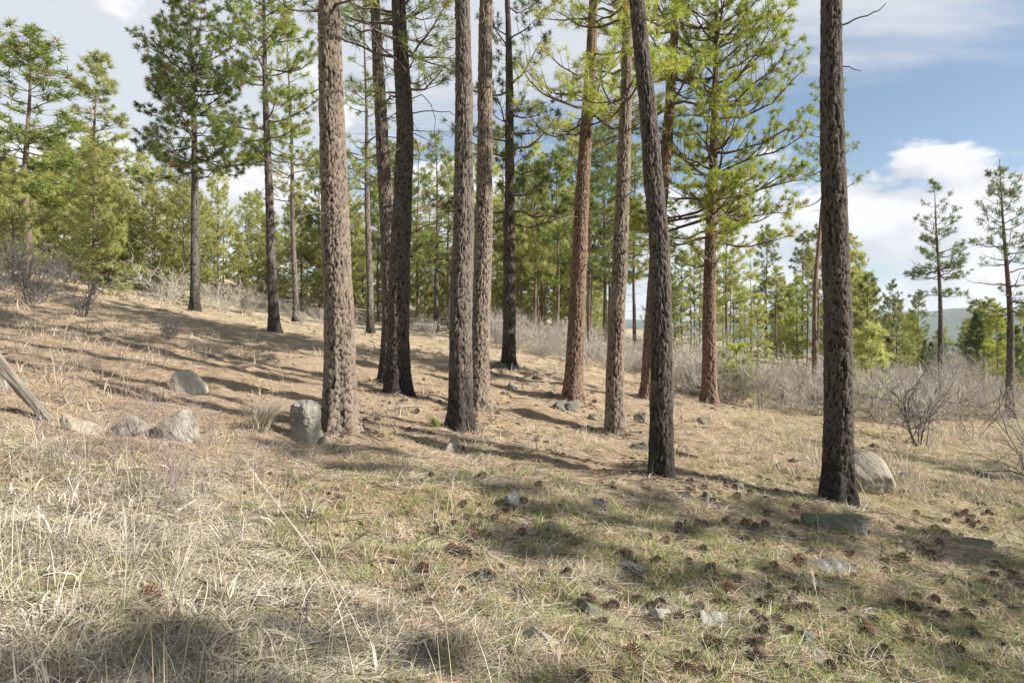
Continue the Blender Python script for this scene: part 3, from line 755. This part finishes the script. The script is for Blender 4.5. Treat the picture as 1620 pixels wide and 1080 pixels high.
# ------------------------------------------------------------------ rocks
import bmesh
def rock(name, label, px, py, w, hpx, mat, seed, deep=.8, sink=.42, pts=None, npts=13, rz=None, group='rocks on the slope', tilt=0, rough=.035, cat='rock', bev=.07):
    """an angular stone whose foot shows at (px,py), w x hpx photo pixels large"""
    rng = np.random.RandomState(seed); p = hit(px, py); d = p[1]
    sx = w / FPX * d / 2; h = hpx / FPX * d; sy = sx * deep
    bm = bmesh.new()
    if pts is None:
        q = unit(rng.normal(size=(npts, 3))) * rng.uniform(.85, 1.15, (npts, 1)); q = np.clip(q, -.85, .85)
        q /= np.abs(q).max(0)
        q = q * (sx, sy, h / 2 * (1 + sink)) + (0, 0, h / 2 * (1 - sink))
    else:
        q = np.array(pts, float) * (sx, sy, h)
    for v in q: bm.verts.new(v)
    bmesh.ops.convex_hull(bm, input=bm.verts)
    for v in [v for v in bm.verts if not v.link_faces]: bm.verts.remove(v)
    bmesh.ops.triangulate(bm, faces=bm.faces)
    bmesh.ops.dissolve_limit(bm, angle_limit=R(12), verts=bm.verts, edges=bm.edges)
    bmesh.ops.bevel(bm, geom=list(bm.edges), offset=min(sx, h) * bev, segments=2 if bev < .1 else 4, profile=.6, affect='EDGES')
    bmesh.ops.triangulate(bm, faces=bm.faces)
    for _ in range(3 if w < 30 else 4):
        long_e = [e for e in bm.edges if e.calc_length() > min(sx, h) * .13]
        if not long_e: break
        bmesh.ops.subdivide_edges(bm, edges=long_e, cuts=1); bmesh.ops.triangulate(bm, faces=bm.faces)
    bm.normal_update()
    S = min(sx, h)
    c = np.array([v.co[:] for v in bm.verts]) / S; nn = np.array([v.normal[:] for v in bm.verts])
    k = fbm(c[:, 0] * 1.6 + c[:, 2] * .9 + seed, c[:, 1] * 1.6 - c[:, 2] * 1.1, 3, seed % 30) * 1.6 + fbm(c[:, 0] * 5 + c[:, 2] * 4, c[:, 1] * 5 - c[:, 2] * 5, 3, 5) * 1.3
    c = c * S + nn * (k * S * rough * 3)[:, None]
    for v, q_ in zip(bm.verts, c): v.co = q_
    me = bpy.data.meshes.new('rock'); bm.to_mesh(me); bm.free(); me.materials.append(mat)
    o = link(name, me, loc=(p[0], p[1], p[2] - h * (.0 if pts is not None else .2))); o.rotation_euler = (tilt, 0, rng.uniform(-.3, .3) if rz is None else rz)
    return tag(o, label, cat, group)
rock('boulder', 'large smooth grey boulder half hidden by the thick dark pine', 1379, 779, 76, 66, M['rock_smooth'], 1, rz=0, rough=.012, bev=.16, pts=[
    (-1, .0, -.2), (-1, .8, -.2), (.8, .1, -.2), (.8, .9, -.2), (-.5, -.15, -.2), (.4, -.1, -.2), (-1.0, -.3, .5), (-.8, .3, .88), (-.4, .1, 1.0), (.1, .15, .98),
    (.55, .1, .78), (.95, .15, .38), (-.62, -.78, .36), (.0, -.85, .50), (.55, -.75, .42), (.95, -.35, .16), (1.0, .4, .1), (.5, .8, .7)])
rock('boulder', 'pale cream boulder lying upslope on the needle litter', 297, 622, 66, 38, M['rock_pale'], 2, rz=.1, rough=.025, pts=[
    (-1, -.3, -.2), (-.9, .6, -.2), (.8, -.5, -.2), (1, .3, -.1), (-.85, -.2, .45), (-.55, -.1, .85), (-.1, .1, 1.0), (.3, .2, .95), (.95, -.1, .35), (.75, -.45, .1), (-.3, -.65, -.1), (.2, .8, .5), (-.5, .7, .5)])
rock('boulder', 'tan boulder with dark broken side sunk in dry grass', 133, 684, 62, 50, M['rock_tan'], 3, rz=-.1, npts=14, deep=.9)
rock('boulder', 'split grey boulder tilted beside a paler slab in dry grass', 275, 690, 80, 46, M['rock_grey'], 4, rz=.15, rough=.03, pts=[
    (-1, -.2, -.2), (-.7, .6, -.2), (.7, -.6, -.2), (1, .2, -.2), (-.95, -.1, .15), (-.35, -.3, .55), (.3, -.1, .9), (.55, .2, 1.0), (.95, .1, .35), (-.5, .5, .5), (.4, .7, .6), (.2, -.7, .1)])
rock('boulder', 'low pale slab wedged against the split grey boulder', 212, 684, 52, 30, M['rock_grey'], 5, rz=-.2, tilt=.1)
rock('boulder', 'upright squared grey block at the foot of the thick tan pine', 484, 692, 45, 57, M['rock_grey'], 6, rz=-.5, rough=.045, bev=.05, pts=[
    (-.9, -.8, -.2), (.8, -.8, -.2), (.95, .8, -.2), (-.9, .8, -.2), (-.88, -.78, .90), (.35, -.80, .84), (.80, -.55, .55), (.92, .1, .80), (.80, .8, .86), (-.85, .78, 1.0), (.1, .75, 1.0), (.1, -.1, .97), (-.86, -.1, .98), (.95, -.6, .1)])
rock('stone', 'rough stone lying between the grey block and the thick tan pine', 514, 702, 26, 16, M['rock_tan'], 7)
rock('stone', 'wedge shaped stone with a lit upright face below the dark straight pine', 712, 712, 32, 26, M['rock_grey'], 8, rz=.5, pts=[(-1, -.5, -.2), (1, -.5, -.2), (1, .6, -.2), (-1, .5, -.2), (.6, -.2, 1), (.75, .2, 1.0), (-.2, 0, .4), (.9, -.4, .3)])
SMALL = [('grey blue stone lying flat in the middle of the clearing', 806, 797, 40, 22, 'rock_blue'), ('dark upright grey stone past the flat grey blue one', 947, 806, 22, 26, 'rock_blue'),
         ('dark mossy stone at the foot of the leaning red pine', 885, 646, 34, 20, 'rock_dark'), ('flat topped dark stone in front of the leaning red pine', 908, 648, 28, 20, 'rock_dark'),
         ('dark stone slab running downslope from the leaning red pine', 938, 664, 30, 14, 'rock_dark'), ('rounded dark stone between the leaning red and slim pale pines', 930, 682, 20, 14, 'rock_dark'),
         ('dark stone upslope of the leaning red pine', 868, 625, 22, 12, 'rock_dark'), ('mossy rock at the foot of the hidden reddish pine', 1012, 714, 40, 22, 'rock_dark'),
         ('dark stone beyond the slim pale pine', 1012, 668, 20, 20, 'rock_dark'), ('long mossy stone just past the dark tilting pine', 1088, 722, 40, 22, 'rock_brown'),
         ('small tan rock near the many stemmed bare shrub', 1392, 708, 27, 15, 'rock_brown'), ('broken dark stone past the dark tilting pine', 1112, 668, 22, 10, 'rock_dark'),
         ('square dark stone below the dark tilting pine', 1166, 772, 26, 14, 'rock_dark'), ('pointed stone below the dark tilting pine', 1118, 792, 24, 18, 'rock_dark'),
         ('light stone among the litter behind the brown furrowed pine', 812, 612, 18, 12, 'rock_grey'), ('dark stone pair member by the low boughed pine foot', 790, 582, 22, 14, 'rock_dark'),
         ('brown stone uphill of the light stone in the litter', 850, 600, 20, 9, 'rock_dark'), ('dark stone just past the lone boulder shrub gap', 1440, 758, 34, 12, 'rock_dark'),
         ('dark clod of stone on the grass past the big boulder', 1556, 752, 26, 14, 'rock_dark'), ('half buried block in the nearest grass, pale lit end', 862, 1016, 58, 36, 'rock_grey'),
         ('pale stone end sticking up near the half buried block', 1046, 980, 36, 26, 'rock_grey'), ('rounded grey stone in the near grass among cones', 1128, 985, 50, 34, 'rock_grey'),
         ('dark blue square stone in the near grass among cones', 1275, 1018, 32, 22, 'rock_blue'), ('pale flat stone just below the dark blue square one', 1292, 1040, 38, 24, 'rock_grey'),
         ('low grey stone by the edge of the matted grass', 772, 920, 34, 14, 'rock_blue'), ('weathered bluish stone lying uphill of the cone heap', 1000, 900, 60, 18, 'rock_blue'),
         ('dark buried stone under the cones', 935, 968, 50, 18, 'rock_dark'), ('mossy dark hump below the middle trunks', 735, 765, 40, 14, 'rock_dark'),
         ('small dark stone near the red cone pair', 870, 834, 24, 12, 'rock_dark'), ('flat grey stone close to the pointed stone', 1078, 786, 36, 14, 'rock_blue')]
for i, (lb, px, py, w, h, m) in enumerate(SMALL):
    rock('stone', lb, px, py, w, h, M[m], 40 + i, deep=.85, npts=11)
rock('stone_slab', 'mossy stone step right in front of the thick dark pine', 1318, 838, 92, 26, M['rock_dark'], 90, deep=.55, rz=-.12, pts=[
    (-1, -.7, -.4), (-1, .9, -.4), (.95, -.8, -.5), (1, .8, -.4), (-1, -.5, .55), (-.9, .9, .75), (.7, -.75, .95), (.95, -.2, .9), (.9, .8, .9), (.1, -.85, .7), (1.0, -.6, .2)], sink=.3)
rock('stone_slab', 'flat dark grey slab bedded in the grass below the stone step', 1318, 905, 112, 24, M['rock_blue'], 91, deep=.45, rz=-.08, sink=.4)
rock('stone_slab', 'long low dark slab among cones downslope of the thick dark pine', 1530, 862, 90, 14, M['rock_dark'], 92, deep=.5, rz=-.25, sink=.4)
# weathered log at the edge
def log():
    a = pix(-30, 540, 6.3); b = pix(80, 634, 6.5); a = np.array([a[0], 6.3, a[2]])
    b[2] = float(ground_z(b[0], b[1])) + .0
    ax = b - a; L = np.linalg.norm(ax); t = np.linspace(0, 1, 40); k = 26
    th = np.arange(k) * 2 * np.pi / k
    T, H = np.meshgrid(th, t)
    r = .062 * (1 - .3 * H) * (1 + .10 * np.sin(3 * T + 1) + .12 * fbm(np.cos(T) * 3, H * 2 + np.sin(T) * 3, 3, 2)) + .04 * fbm(T * 4, H * 2.5, 4, 6)
    V = np.stack([r * np.cos(T), r * np.sin(T), H * L], -1).reshape(-1, 3)
    idx = np.arange(T.size).reshape(T.shape); nx = np.roll(idx, -1, 1)
    F = np.stack([idx[:-1], nx[:-1], nx[1:], idx[1:]], -1).reshape(-1, 4)
    V = np.r_[V, [[0, 0, 0], [0, 0, L]]]; n = T.size
    caps = [[n, (j + 1) % k, j, j] for j in range(k)]
    F = np.r_[F, np.array([[idx[-1, j], idx[-1, (j + 1) % k], n + 1, n + 1] for j in range(k)])]
    me = bpy.data.meshes.new('log'); me.from_pydata(V.tolist(), [], [tuple(dict.fromkeys(f)) for f in F.tolist()] + [tuple(idx[0, ::-1].tolist())]); me.update()
    me.polygons.foreach_set('use_smooth', np.ones(len(me.polygons), bool)); me.materials.append(M['wood'])
    o = link('fallen_log', me, loc=a); o.rotation_euler = Vector(ax).to_track_quat('Z', 'Y').to_euler()
    tag(o, 'weathered pale log slanting down into dry grass at the frame edge', 'log')
log()
rock('boulder', 'dark angular boulder propping the slanting weathered log', 4, 612, 92, 46, M['rock_dark'], 95, deep=.7, rz=.2)

# ------------------------------------------------------------------ pine cones
def cone_mesh(seed, openness):
    rng = np.random.RandomState(seed); V, F, T = [], [], []
    ns = 84
    for i in range(ns):
        s = (i + .5) / ns; a = i * 2.39996
        r = .030 * math.sin(math.pi * min(1, .12 + s * .86)) ** .75 + .004; z = -.042 + .090 * s
        ln = .021 * (1 - .5 * s) * openness; w = .0085 * (1 - .35 * s)
        c, n_ = np.array([math.cos(a), math.sin(a), 0]), np.array([-math.sin(a), math.cos(a), 0])
        up = -.35 + 1.15 * s
        root = c * r * .45 + np.array([0, 0, z]); d = unit(c + np.array([0, 0, up]))
        m = root + d * (r * .6 + ln * .55); e = root + d * (r * .6 + ln) + np.array([0, 0, .005])
        th = np.array([0, 0, .0035]); b = len(V)
        V += [root, m - n_ * w - th, m + n_ * w - th, e, m + th * 1.4]
        T += [0, .25, .25, 1, .7]
        F += [(b, b + 1, b + 4), (b, b + 4, b + 2), (b + 1, b + 3, b + 4), (b + 4, b + 3, b + 2), (b, b + 2, b + 1), (b + 1, b + 2, b + 3)]
    return mesh('pine_cone', np.array(V), np.array(F), M['cone'], False, {'tint': np.array(T)})
CONES = [cone_mesh(1, 1.0), cone_mesh(2, .7), cone_mesh(3, 1.15)]
rc = random.Random(17); n_c = 0
ZONES = [('cones', 1120, 1300, 850, 990, 38, 'brown pine cone in the near grass uphill of the rounded grey stone'),
         ('cones', 1300, 1620, 880, 1000, 38, 'brown pine cone in the near grass past the flat dark grey slab'),
         ('cones', 900, 1120, 840, 1075, 46, 'brown pine cone in the near grass around the pale stone end'),
         ('cones', 1120, 1620, 1000, 1075, 36, 'brown pine cone in the nearest grass around the dark blue square stone'),
         ('cones', 1345, 1600, 800, 880, 34, 'brown pine cone in the drift downslope of the thick dark pine'),
         ('cones', 1080, 1295, 730, 850, 44, 'brown pine cone on the litter between the two dark trunks'),
         ('cones', 640, 900, 740, 980, 34, 'brown pine cone on the grass around the flat grey blue stone'),
         ('cones', 560, 1010, 600, 720, 38, 'small looking pine cone on the needle litter under the middle trunks')]
for g, x0, x1, y0, y1, cnt, lb in ZONES:
    cl = [(rc.uniform(x0, x1), rc.uniform(y0, y1)) for _ in range(max(3, cnt // 7))]
    for _ in range(cnt):
        if rc.random() < .55:
            a, b = rc.choice(cl); px, py = a + rc.gauss(0, 26), b + rc.gauss(0, 11)
        else: px, py = rc.uniform(x0, x1), y0 + (y1 - y0) * rc.random()
        if py > 1076 or py < 590 or px > 1615: continue
        p = hit(px, py)
        o = link('pine_cone', rc.choice(CONES), loc=(p[0], p[1], p[2] + rc.uniform(.010, .026))); s = rc.uniform(.5, .88)
        o.scale = (s * rc.uniform(.85, 1.1), s, s * rc.uniform(.8, 1.15)); o.rotation_euler = (R(rc.gauss(90, 30)), R(rc.uniform(-20, 20)), rc.uniform(0, 6.28))
        tag(o, lb, 'pine cone', lb.replace('brown pine cone', 'pine cones').replace('small looking pine cone', 'pine cones')); n_c += 1
for px, py, lb in [(738, 868, 'reddish brown pine cone resting on another cone in the dry grass'), (736, 882, 'dark pine cone under the reddish one in the dry grass'), (238, 948, 'pine cone half buried in the matted dead grass')]:
    p = hit(px, py); o = link('pine_cone', CONES[0], loc=(p[0], p[1], p[2] + .03)); o.rotation_euler = (R(80), 0, rc.uniform(0, 6)); tag(o, lb, 'pine cone')

# ------------------------------------------------------------------ grass, litter (masses nobody could count)
def strands(rng, base, L, w, mat, bend=(.4, 1.3), lie=0.0, segs=4, name='grass', az=None, curl=0., tint=None, rise=0., gs=None):
    """one bent blade or needle per base point; lie = starting lean from upright in radians"""
    n = len(base); L = np.broadcast_to(L, (n,)); w = np.broadcast_to(w, (n,))
    az = rng.rand(n) * 6.28 if az is None else az
    b = rng.uniform(*bend, n); t = np.linspace(0, 1, segs + 1)
    lie = np.broadcast_to(lie, (n,))
    th = (lie + rng.rand(n) * np.where(lie < 1, .25, .12))[:, None] + b[:, None] * t ** 1.2 + curl * rng.rand(n)[:, None] * t ** 3
    th = np.minimum(th, 1.60 + (1.2 if curl else .1) * t)
    st = L[:, None] / segs
    hx = np.cumsum(np.sin(th) * st, 1) - np.sin(th[:, :1]) * st; hz = np.cumsum(np.cos(th) * st, 1) - np.cos(th[:, :1]) * st
    azk = az[:, None] + rng.normal(0, .35, n)[:, None] * t
    P = np.stack([base[:, 0:1] + hx * np.cos(azk), base[:, 1:2] + hx * np.sin(azk), base[:, 2:3] + hz], -1)
    if gs is not None:      # follow the lie of the land
        P[..., 2] += (P[..., 0] - base[:, 0:1]) * gs[:, 0:1] + (P[..., 1] - base[:, 1:2]) * gs[:, 1:2]
    if rise: P[..., 2] += (rng.rand(n) * rise)[:, None]
    ww = (w * rng.uniform(.6, 1.2, n))[:, None] * (1 - .85 * t ** 2)
    tw = az[:, None] + 1.57 + rng.normal(0, .5, n)[:, None]
    S = np.stack([np.cos(tw) * ww, np.sin(tw) * ww, .35 * ww * np.ones_like(t)], -1) / 2
    tint = np.clip(rng.normal(.5, .25, n), 0, 1) if tint is None else tint
    # pairs of verts along the blade, a single tip vert
    V = np.concatenate([np.stack([P[:, :-1] - S[:, :-1], P[:, :-1] + S[:, :-1]], 2).reshape(n, -1, 3), P[:, -1:]], 1)
    k = 2 * segs + 1; o = np.arange(n)[:, None, None] * k
    tr = []
    for i in range(segs - 1): tr += [(2 * i, 2 * i + 1, 2 * i + 3), (2 * i, 2 * i + 3, 2 * i + 2)]
    tr.append((2 * segs - 2, 2 * segs - 1, 2 * segs))
    F = (o + np.array(tr)[None]).reshape(-1, 3)
    return mesh(name, V.reshape(-1, 3), F, mat, False, {'tint': np.repeat(tint, k)})
RG = np.random.RandomState(77)
def field(n, dmin, dmax, dens, power=1.0, pad=.10, tuft=1, tr=.05):
    """random spots on the hillside inside the view wedge (a little wider), thinned by dens(x, y, column, row), each spread into a tuft"""
    d = dmin * (dmax / dmin) ** (RG.rand(n) ** power)
    x = d * RG.uniform(-.75 - pad, .75 + pad, n)
    px, py = proj(x, d, ground_z(x, d))
    k = RG.rand(n) < dens(x, d, px, py)
    x, d = x[k], d[k]; tid = np.arange(len(x))
    if tuft > 1:
        x, d, tid = np.repeat(x, tuft), np.repeat(d, tuft), np.repeat(tid, tuft)
        a = RG.rand(len(x)) * 6.28; q = tr * np.sqrt(RG.rand(len(x))); x = x + np.cos(a) * q; d = d + np.sin(a) * q
    return np.c_[x, d, ground_z(x, d)], tid
def grad(p, e=.12):
    return np.c_[(ground_z(p[:, 0] + e, p[:, 1]) - ground_z(p[:, 0] - e, p[:, 1])) / (2 * e), (ground_z(p[:, 0], p[:, 1] + e) - ground_z(p[:, 0], p[:, 1] - e)) / (2 * e)]
def tufty(tid, lo, hi):      # a value shared by all blades of a tuft
    return RG.uniform(lo, hi, tid.max() + 1)[tid]
def mass(name, label, me, cat='grass'): return tag(link(name, me), label, cat, kind='stuff')
def tall_zone(x, y, px, py):
    n = fbm(x * 1.1, y * 1.1, 3, 21)
    edge = 420 + (py - 700) * .60          # the dead grass reaches further across near the viewer
    return np.clip((edge - px) / 150 + n * 2.2, 0, 1) * np.clip((py - 690) / 70 + n * 1.5 + np.clip((130 - px) / 150, 0, .8), 0, 1)
r1 = np.random.RandomState(1)
# needle litter under the pines
p, tid = field(430000, 2.3, 26, lambda x, y, a, b: np.clip(.62 - .45 * tall_zone(x, y, a, b) + 1.1 * fbm(x, y * 1.6, 3, 5), 0.05, 1), .8)
mass('needle_litter', 'reddish tan fallen pine needles covering the ground under the trees',
     strands(r1, p, RG.uniform(.08, .18, len(p)) * (1 + p[:, 1] / 30), .0030 + .00035 * p[:, 1], M['litter'], (0, .2), 1.38, 1, 'needle_litter', rise=.02, gs=grad(p)), 'litter')
# short green and straw grass in the near clearing
def dgreen(x, y, a, b): return np.clip(.48 + 2.6 * fbm(x * .8, y * 1.4, 3, 9) + np.clip((a - 850) / 900, -.3, .35), 0, 1) * np.clip((b - 640) / 130, .04, 1) * (1 - .7 * tall_zone(x, y, a, b))
p, tid = field(15000, 2.3, 14, dgreen, .9, tuft=12, tr=.055)
mass('short_grass', 'short green grass in patches over the clearing', strands(r1, p, RG.uniform(.04, .12, len(p)) * tufty(tid, .7, 1.3), .0034 + .0002 * p[:, 1], M['green'], (.5, 1.5), .15, 2, 'short_grass'))
p, tid = field(17000, 2.3, 16, lambda x, y, a, b: np.clip(.5 + 2.4 * fbm(x * .9 + 7, y * 1.5, 3, 14), 0, 1) * np.clip((b - 640) / 120, .14, 1), .9, tuft=10, tr=.09)
ft = np.concatenate([np.c_[c[0] + (.16 + .010 * c[1] + .22 * q) * np.cos(a), c[1] + (.16 + .010 * c[1] + .22 * q) * np.sin(a)] for c in _C[:12] for q, a in [(RG.rand(110), RG.rand(110) * 6.28)]])
p = np.r_[p, np.c_[ft, ground_z(ft[:, 0], ft[:, 1])]]; tid = np.r_[tid, tid.max() + 1 + np.arange(len(ft)) // 5]
mass('straw_grass', 'short lying straw grass over the near clearing', strands(r1, p, RG.uniform(.10, .26, len(p)), .0034 + .0002 * p[:, 1], M['straw'], (.3, 1.0), .95, 3, 'straw_grass', az=tufty(tid, 0, 6.28) + RG.normal(0, .9, len(p)), gs=grad(p)))
# tall dead grass, matted and arched
p, tid = field(6200, 2.0, 9, lambda x, y, a, b: tall_zone(x, y, a, b) * np.clip(.75 + 2.5 * fbm(x * 2.2, y * 2.2, 2, 44), .15, 1), .85, tuft=17, tr=.085)
n = len(p); lay = RG.rand(tid.max() + 1)[tid] < .90
tn = np.clip(tufty(tid, .08, .85) + RG.normal(0, .2, n), 0, 1)
mass('dead_grass', 'tall pale dead grass bent and matted over the near slope',
     strands(r1, p, RG.uniform(.16, .42, n) * tufty(tid, .5, 1.15), RG.choice([.0034, .0046, .0056, .0085], n), M['straw'], (.5, 1.6), np.where(lay, 1.0 + .3 * RG.rand(n), .35), 5, 'dead_grass',
             az=np.where(lay, tufty(tid, 0, 6.28) + RG.normal(0, .6, n), RG.rand(n) * 6.28), curl=1.1, tint=tn, gs=grad(p) * lay[:, None]))
# open straw meadow farther off
def mea(x, y, a, b):
    line = 476 + np.clip(a - 300, -300, 900) * .085
    m = fbm(x * .5, y * .7, 3, 31)
    return np.clip((line - b) / 30 + m * 2.0, 0, 1) * .9 + np.clip((a - 1150) / 250, 0, .45) * np.clip(m * 3 + .4, 0, 1) * (y > 8) + .05 * (y > 8) + .30 * np.clip((330 - a) / 330, 0, 1) * np.clip(m * 3 + .5, 0, 1) * (y > 7)
p, tid = field(9000, 7, 44, mea, .7, tuft=13, tr=.2)
mass('meadow_grass', 'pale dry grass on the open slope before the thicket and brush', strands(r1, p, RG.uniform(.12, .36, len(p)) * tufty(tid, .5, 1.2), .004 + .0006 * p[:, 1], M['meadow'], (.2, 1.0), .1, 2, 'meadow_grass'))
# sparse upright stalks
p, tid = field(1300, 2.4, 13, lambda x, y, a, b: np.clip(.08 + tall_zone(x, y, a, b) * .5 + np.clip((420 - a) / 700, 0, .4), 0, 1) * .7, .9, tuft=4, tr=.1)
mass('grass_stalks', 'thin upright straw stalks of grass standing over the clearing', strands(r1, p, RG.uniform(.2, .55, len(p)), .0034, M['straw'], (.1, .5), .05, 3, 'grass_stalks'))

# dark twigs, bark flakes and cone scraps strewn on the litter
p, tid = field(9500, 3.0, 24, lambda x, y, a, b: np.clip(.3 + 2.2 * fbm(x * .7, y * 1.2, 3, 52), 0, 1) * np.clip((a - 250) / 250, .25, 1), .75)
ft = np.concatenate([np.c_[RG.normal(c[0], .32, 70), RG.normal(c[1], .32, 70)] for c in _C[:12]])
p = np.r_[p, np.c_[ft, ground_z(ft[:, 0], ft[:, 1])]]
n = len(p); az = RG.normal(0, .8, n) + np.where(RG.rand(n) < .5, 0, 3.14); ln = np.where(RG.rand(n) < .6, RG.uniform(.02, .07, n), RG.uniform(.08, .5, n)) * (1 + p[:, 1] / 40)
dv = np.c_[np.cos(az), np.sin(az), np.zeros(n)]; g_ = grad(p, .2); dv[:, 2] = (dv[:, :2] * g_).sum(1) + RG.normal(0, .08, n)
t_ = np.linspace(-.5, .5, 4); Q = p[:, None] + dv[:, None] * (ln[:, None] * t_)[..., None] + RG.normal(0, .06, (n, 4, 3)) * ln[:, None, None] * [1, 1, .3]; Q[..., 2] += .012
V, F = tubes(Q, (np.where(ln < .08 * (1 + p[:, 1] / 40), .011, .005) * RG.uniform(.6, 1.2, n) * (1 + p[:, 1] / 60))[:, None] * np.array([.5, 1, .9, .4]), 4)
M['scrap'] = plain_bark('twig_scrap', (.035, .026, .02), (.15, .11, .085))
mass('twig_litter', 'dark twigs and bark scraps strewn over the needle litter', mesh('twig_litter', V, F, M['scrap'], True), 'litter')

# single grasses one can pick out
def tussock(px, py, w, label, mat, seed, n=260, lean=.3):
    q = hit(px, py); s = w / FPX * q[1]
    rg = np.random.RandomState(seed); a = rg.rand(n) * 6.28; r_ = s * .22 * np.sqrt(rg.rand(n))
    me = strands(rg, np.c_[np.cos(a) * r_, np.sin(a) * r_, np.full(n, -.01)], rg.uniform(.7, 1.15, n) * s, .006, mat, (.5, 1.3), .1, 6, 'tussock', az=lean + rg.normal(0, .7, n))
    tag(link('grass_tussock', me, loc=q), label, 'grass tussock')
tussock(408, 682, 66, 'pale yellow bunch grass tussock uphill of the squared grey block', M['straw'], 3, 420, .2)
tussock(692, 676, 24, 'small dark green clump of grass at the dark straight pine foot', M['green'], 4, 160, 3.0)
def stalk(pts, r, label):
    n = len(pts); q = hit(*pts[-1]); d0 = q[1]
    P = np.array([pix(a, b, d0 + .25 * (1 - i / (n - 1))) for i, (a, b) in enumerate(pts)]); P[-1] = q
    t = np.linspace(0, n - 1, 16); Q = np.stack([np.interp(t, range(n), P[:, i]) for i in range(3)], 1)
    Q[1:-1] = (Q[:-2] + 2 * Q[1:-1] + Q[2:]) / 4
    O = Q[-1].copy(); V, F = tubes((Q - O)[None], np.linspace(r * .4, r, 16)[None], 5)
    root = link('grass_stalk', None, loc=O); tag(root, label, 'grass stalk')
    link('stem', mesh('stem', V, F, M['straw'], True, {'tint': np.full(len(V), .8)}), root)
    rng = np.random.RandomState(n); hp = (Q - O)[:5]; k = 70
    f = rng.rand(k) * 3.9; i = f.astype(int); b = hp[i] + (hp[i + 1] - hp[i]) * (f - i)[:, None]
    dr = unit(unit(hp[0] - hp[4]) + rng.normal(0, .35, (k, 3)))
    me = mesh('seed_head', np.stack([b - [.0012, 0, 0], b + [.0012, 0, 0], b + dr * rng.uniform(.02, .05, (k, 1))], 1).reshape(-1, 3), np.arange(3 * k).reshape(-1, 3), M['straw'], False, {'tint': np.full(3 * k, .85)})
    link('seed_head', me, root)
stalk([(385, 725), (410, 760), (450, 812), (495, 870), (530, 940), (548, 1010), (562, 1078)], .0032, 'longest straw stalk slanting across the near grass')
stalk([(398, 745), (440, 800), (500, 880), (545, 950), (575, 1020)], .0026, 'straw stalk slanting close along the longest one')
stalk([(100, 752), (128, 750), (138, 764), (142, 800), (146, 850)], .0026, 'straw stalk with a nodding bent top in the dead grass')
stalk([(195, 800), (200, 860), (198, 930), (195, 985)], .0022, 'upright straw stalk in the middle of the dead grass')
stalk([(60, 800), (64, 850), (62, 905)], .0022, 'upright straw stalk near the frame edge in dead grass')
stalk([(0, 1000), (30, 1040), (48, 1079)], .0026, 'straw stalk in the nearest shaded corner of the grass')
stalk([(1285, 905), (1296, 960), (1305, 1030)], .0020, 'thin straw stalk standing by the dark blue square stone')

# ------------------------------------------------------------------ the air: faint haze that fades the far hills
def haze():
    m = bpy.data.materials.new('haze_air'); m.use_nodes = True; nt = NT(m.node_tree); nt.n.clear()
    out = nt.node('ShaderNodeOutputMaterial'); v = nt.node('ShaderNodeVolumePrincipled')
    v.inputs['Color'].default_value = (.80, .88, 1.0, 1); v.inputs['Density'].default_value = 1.2e-4
    nt.l.new(v.outputs[0], out.inputs['Volume'])
    x0, x1, y0, y1, z0, z1 = -4300, 4300, -4200, 4300, -140, 260
    V = [(x, y, z) for x in (x0, x1) for y in (y0, y1) for z in (z0, z1)]
    F = [(0, 1, 3, 2), (4, 6, 7, 5), (0, 4, 5, 1), (2, 3, 7, 6), (0, 2, 6, 4), (1, 5, 7, 3)]
    me = bpy.data.meshes.new('haze'); me.from_pydata(V, [], F); me.materials.append(m)
    tag(link('haze', me), kind='stuff')
haze()
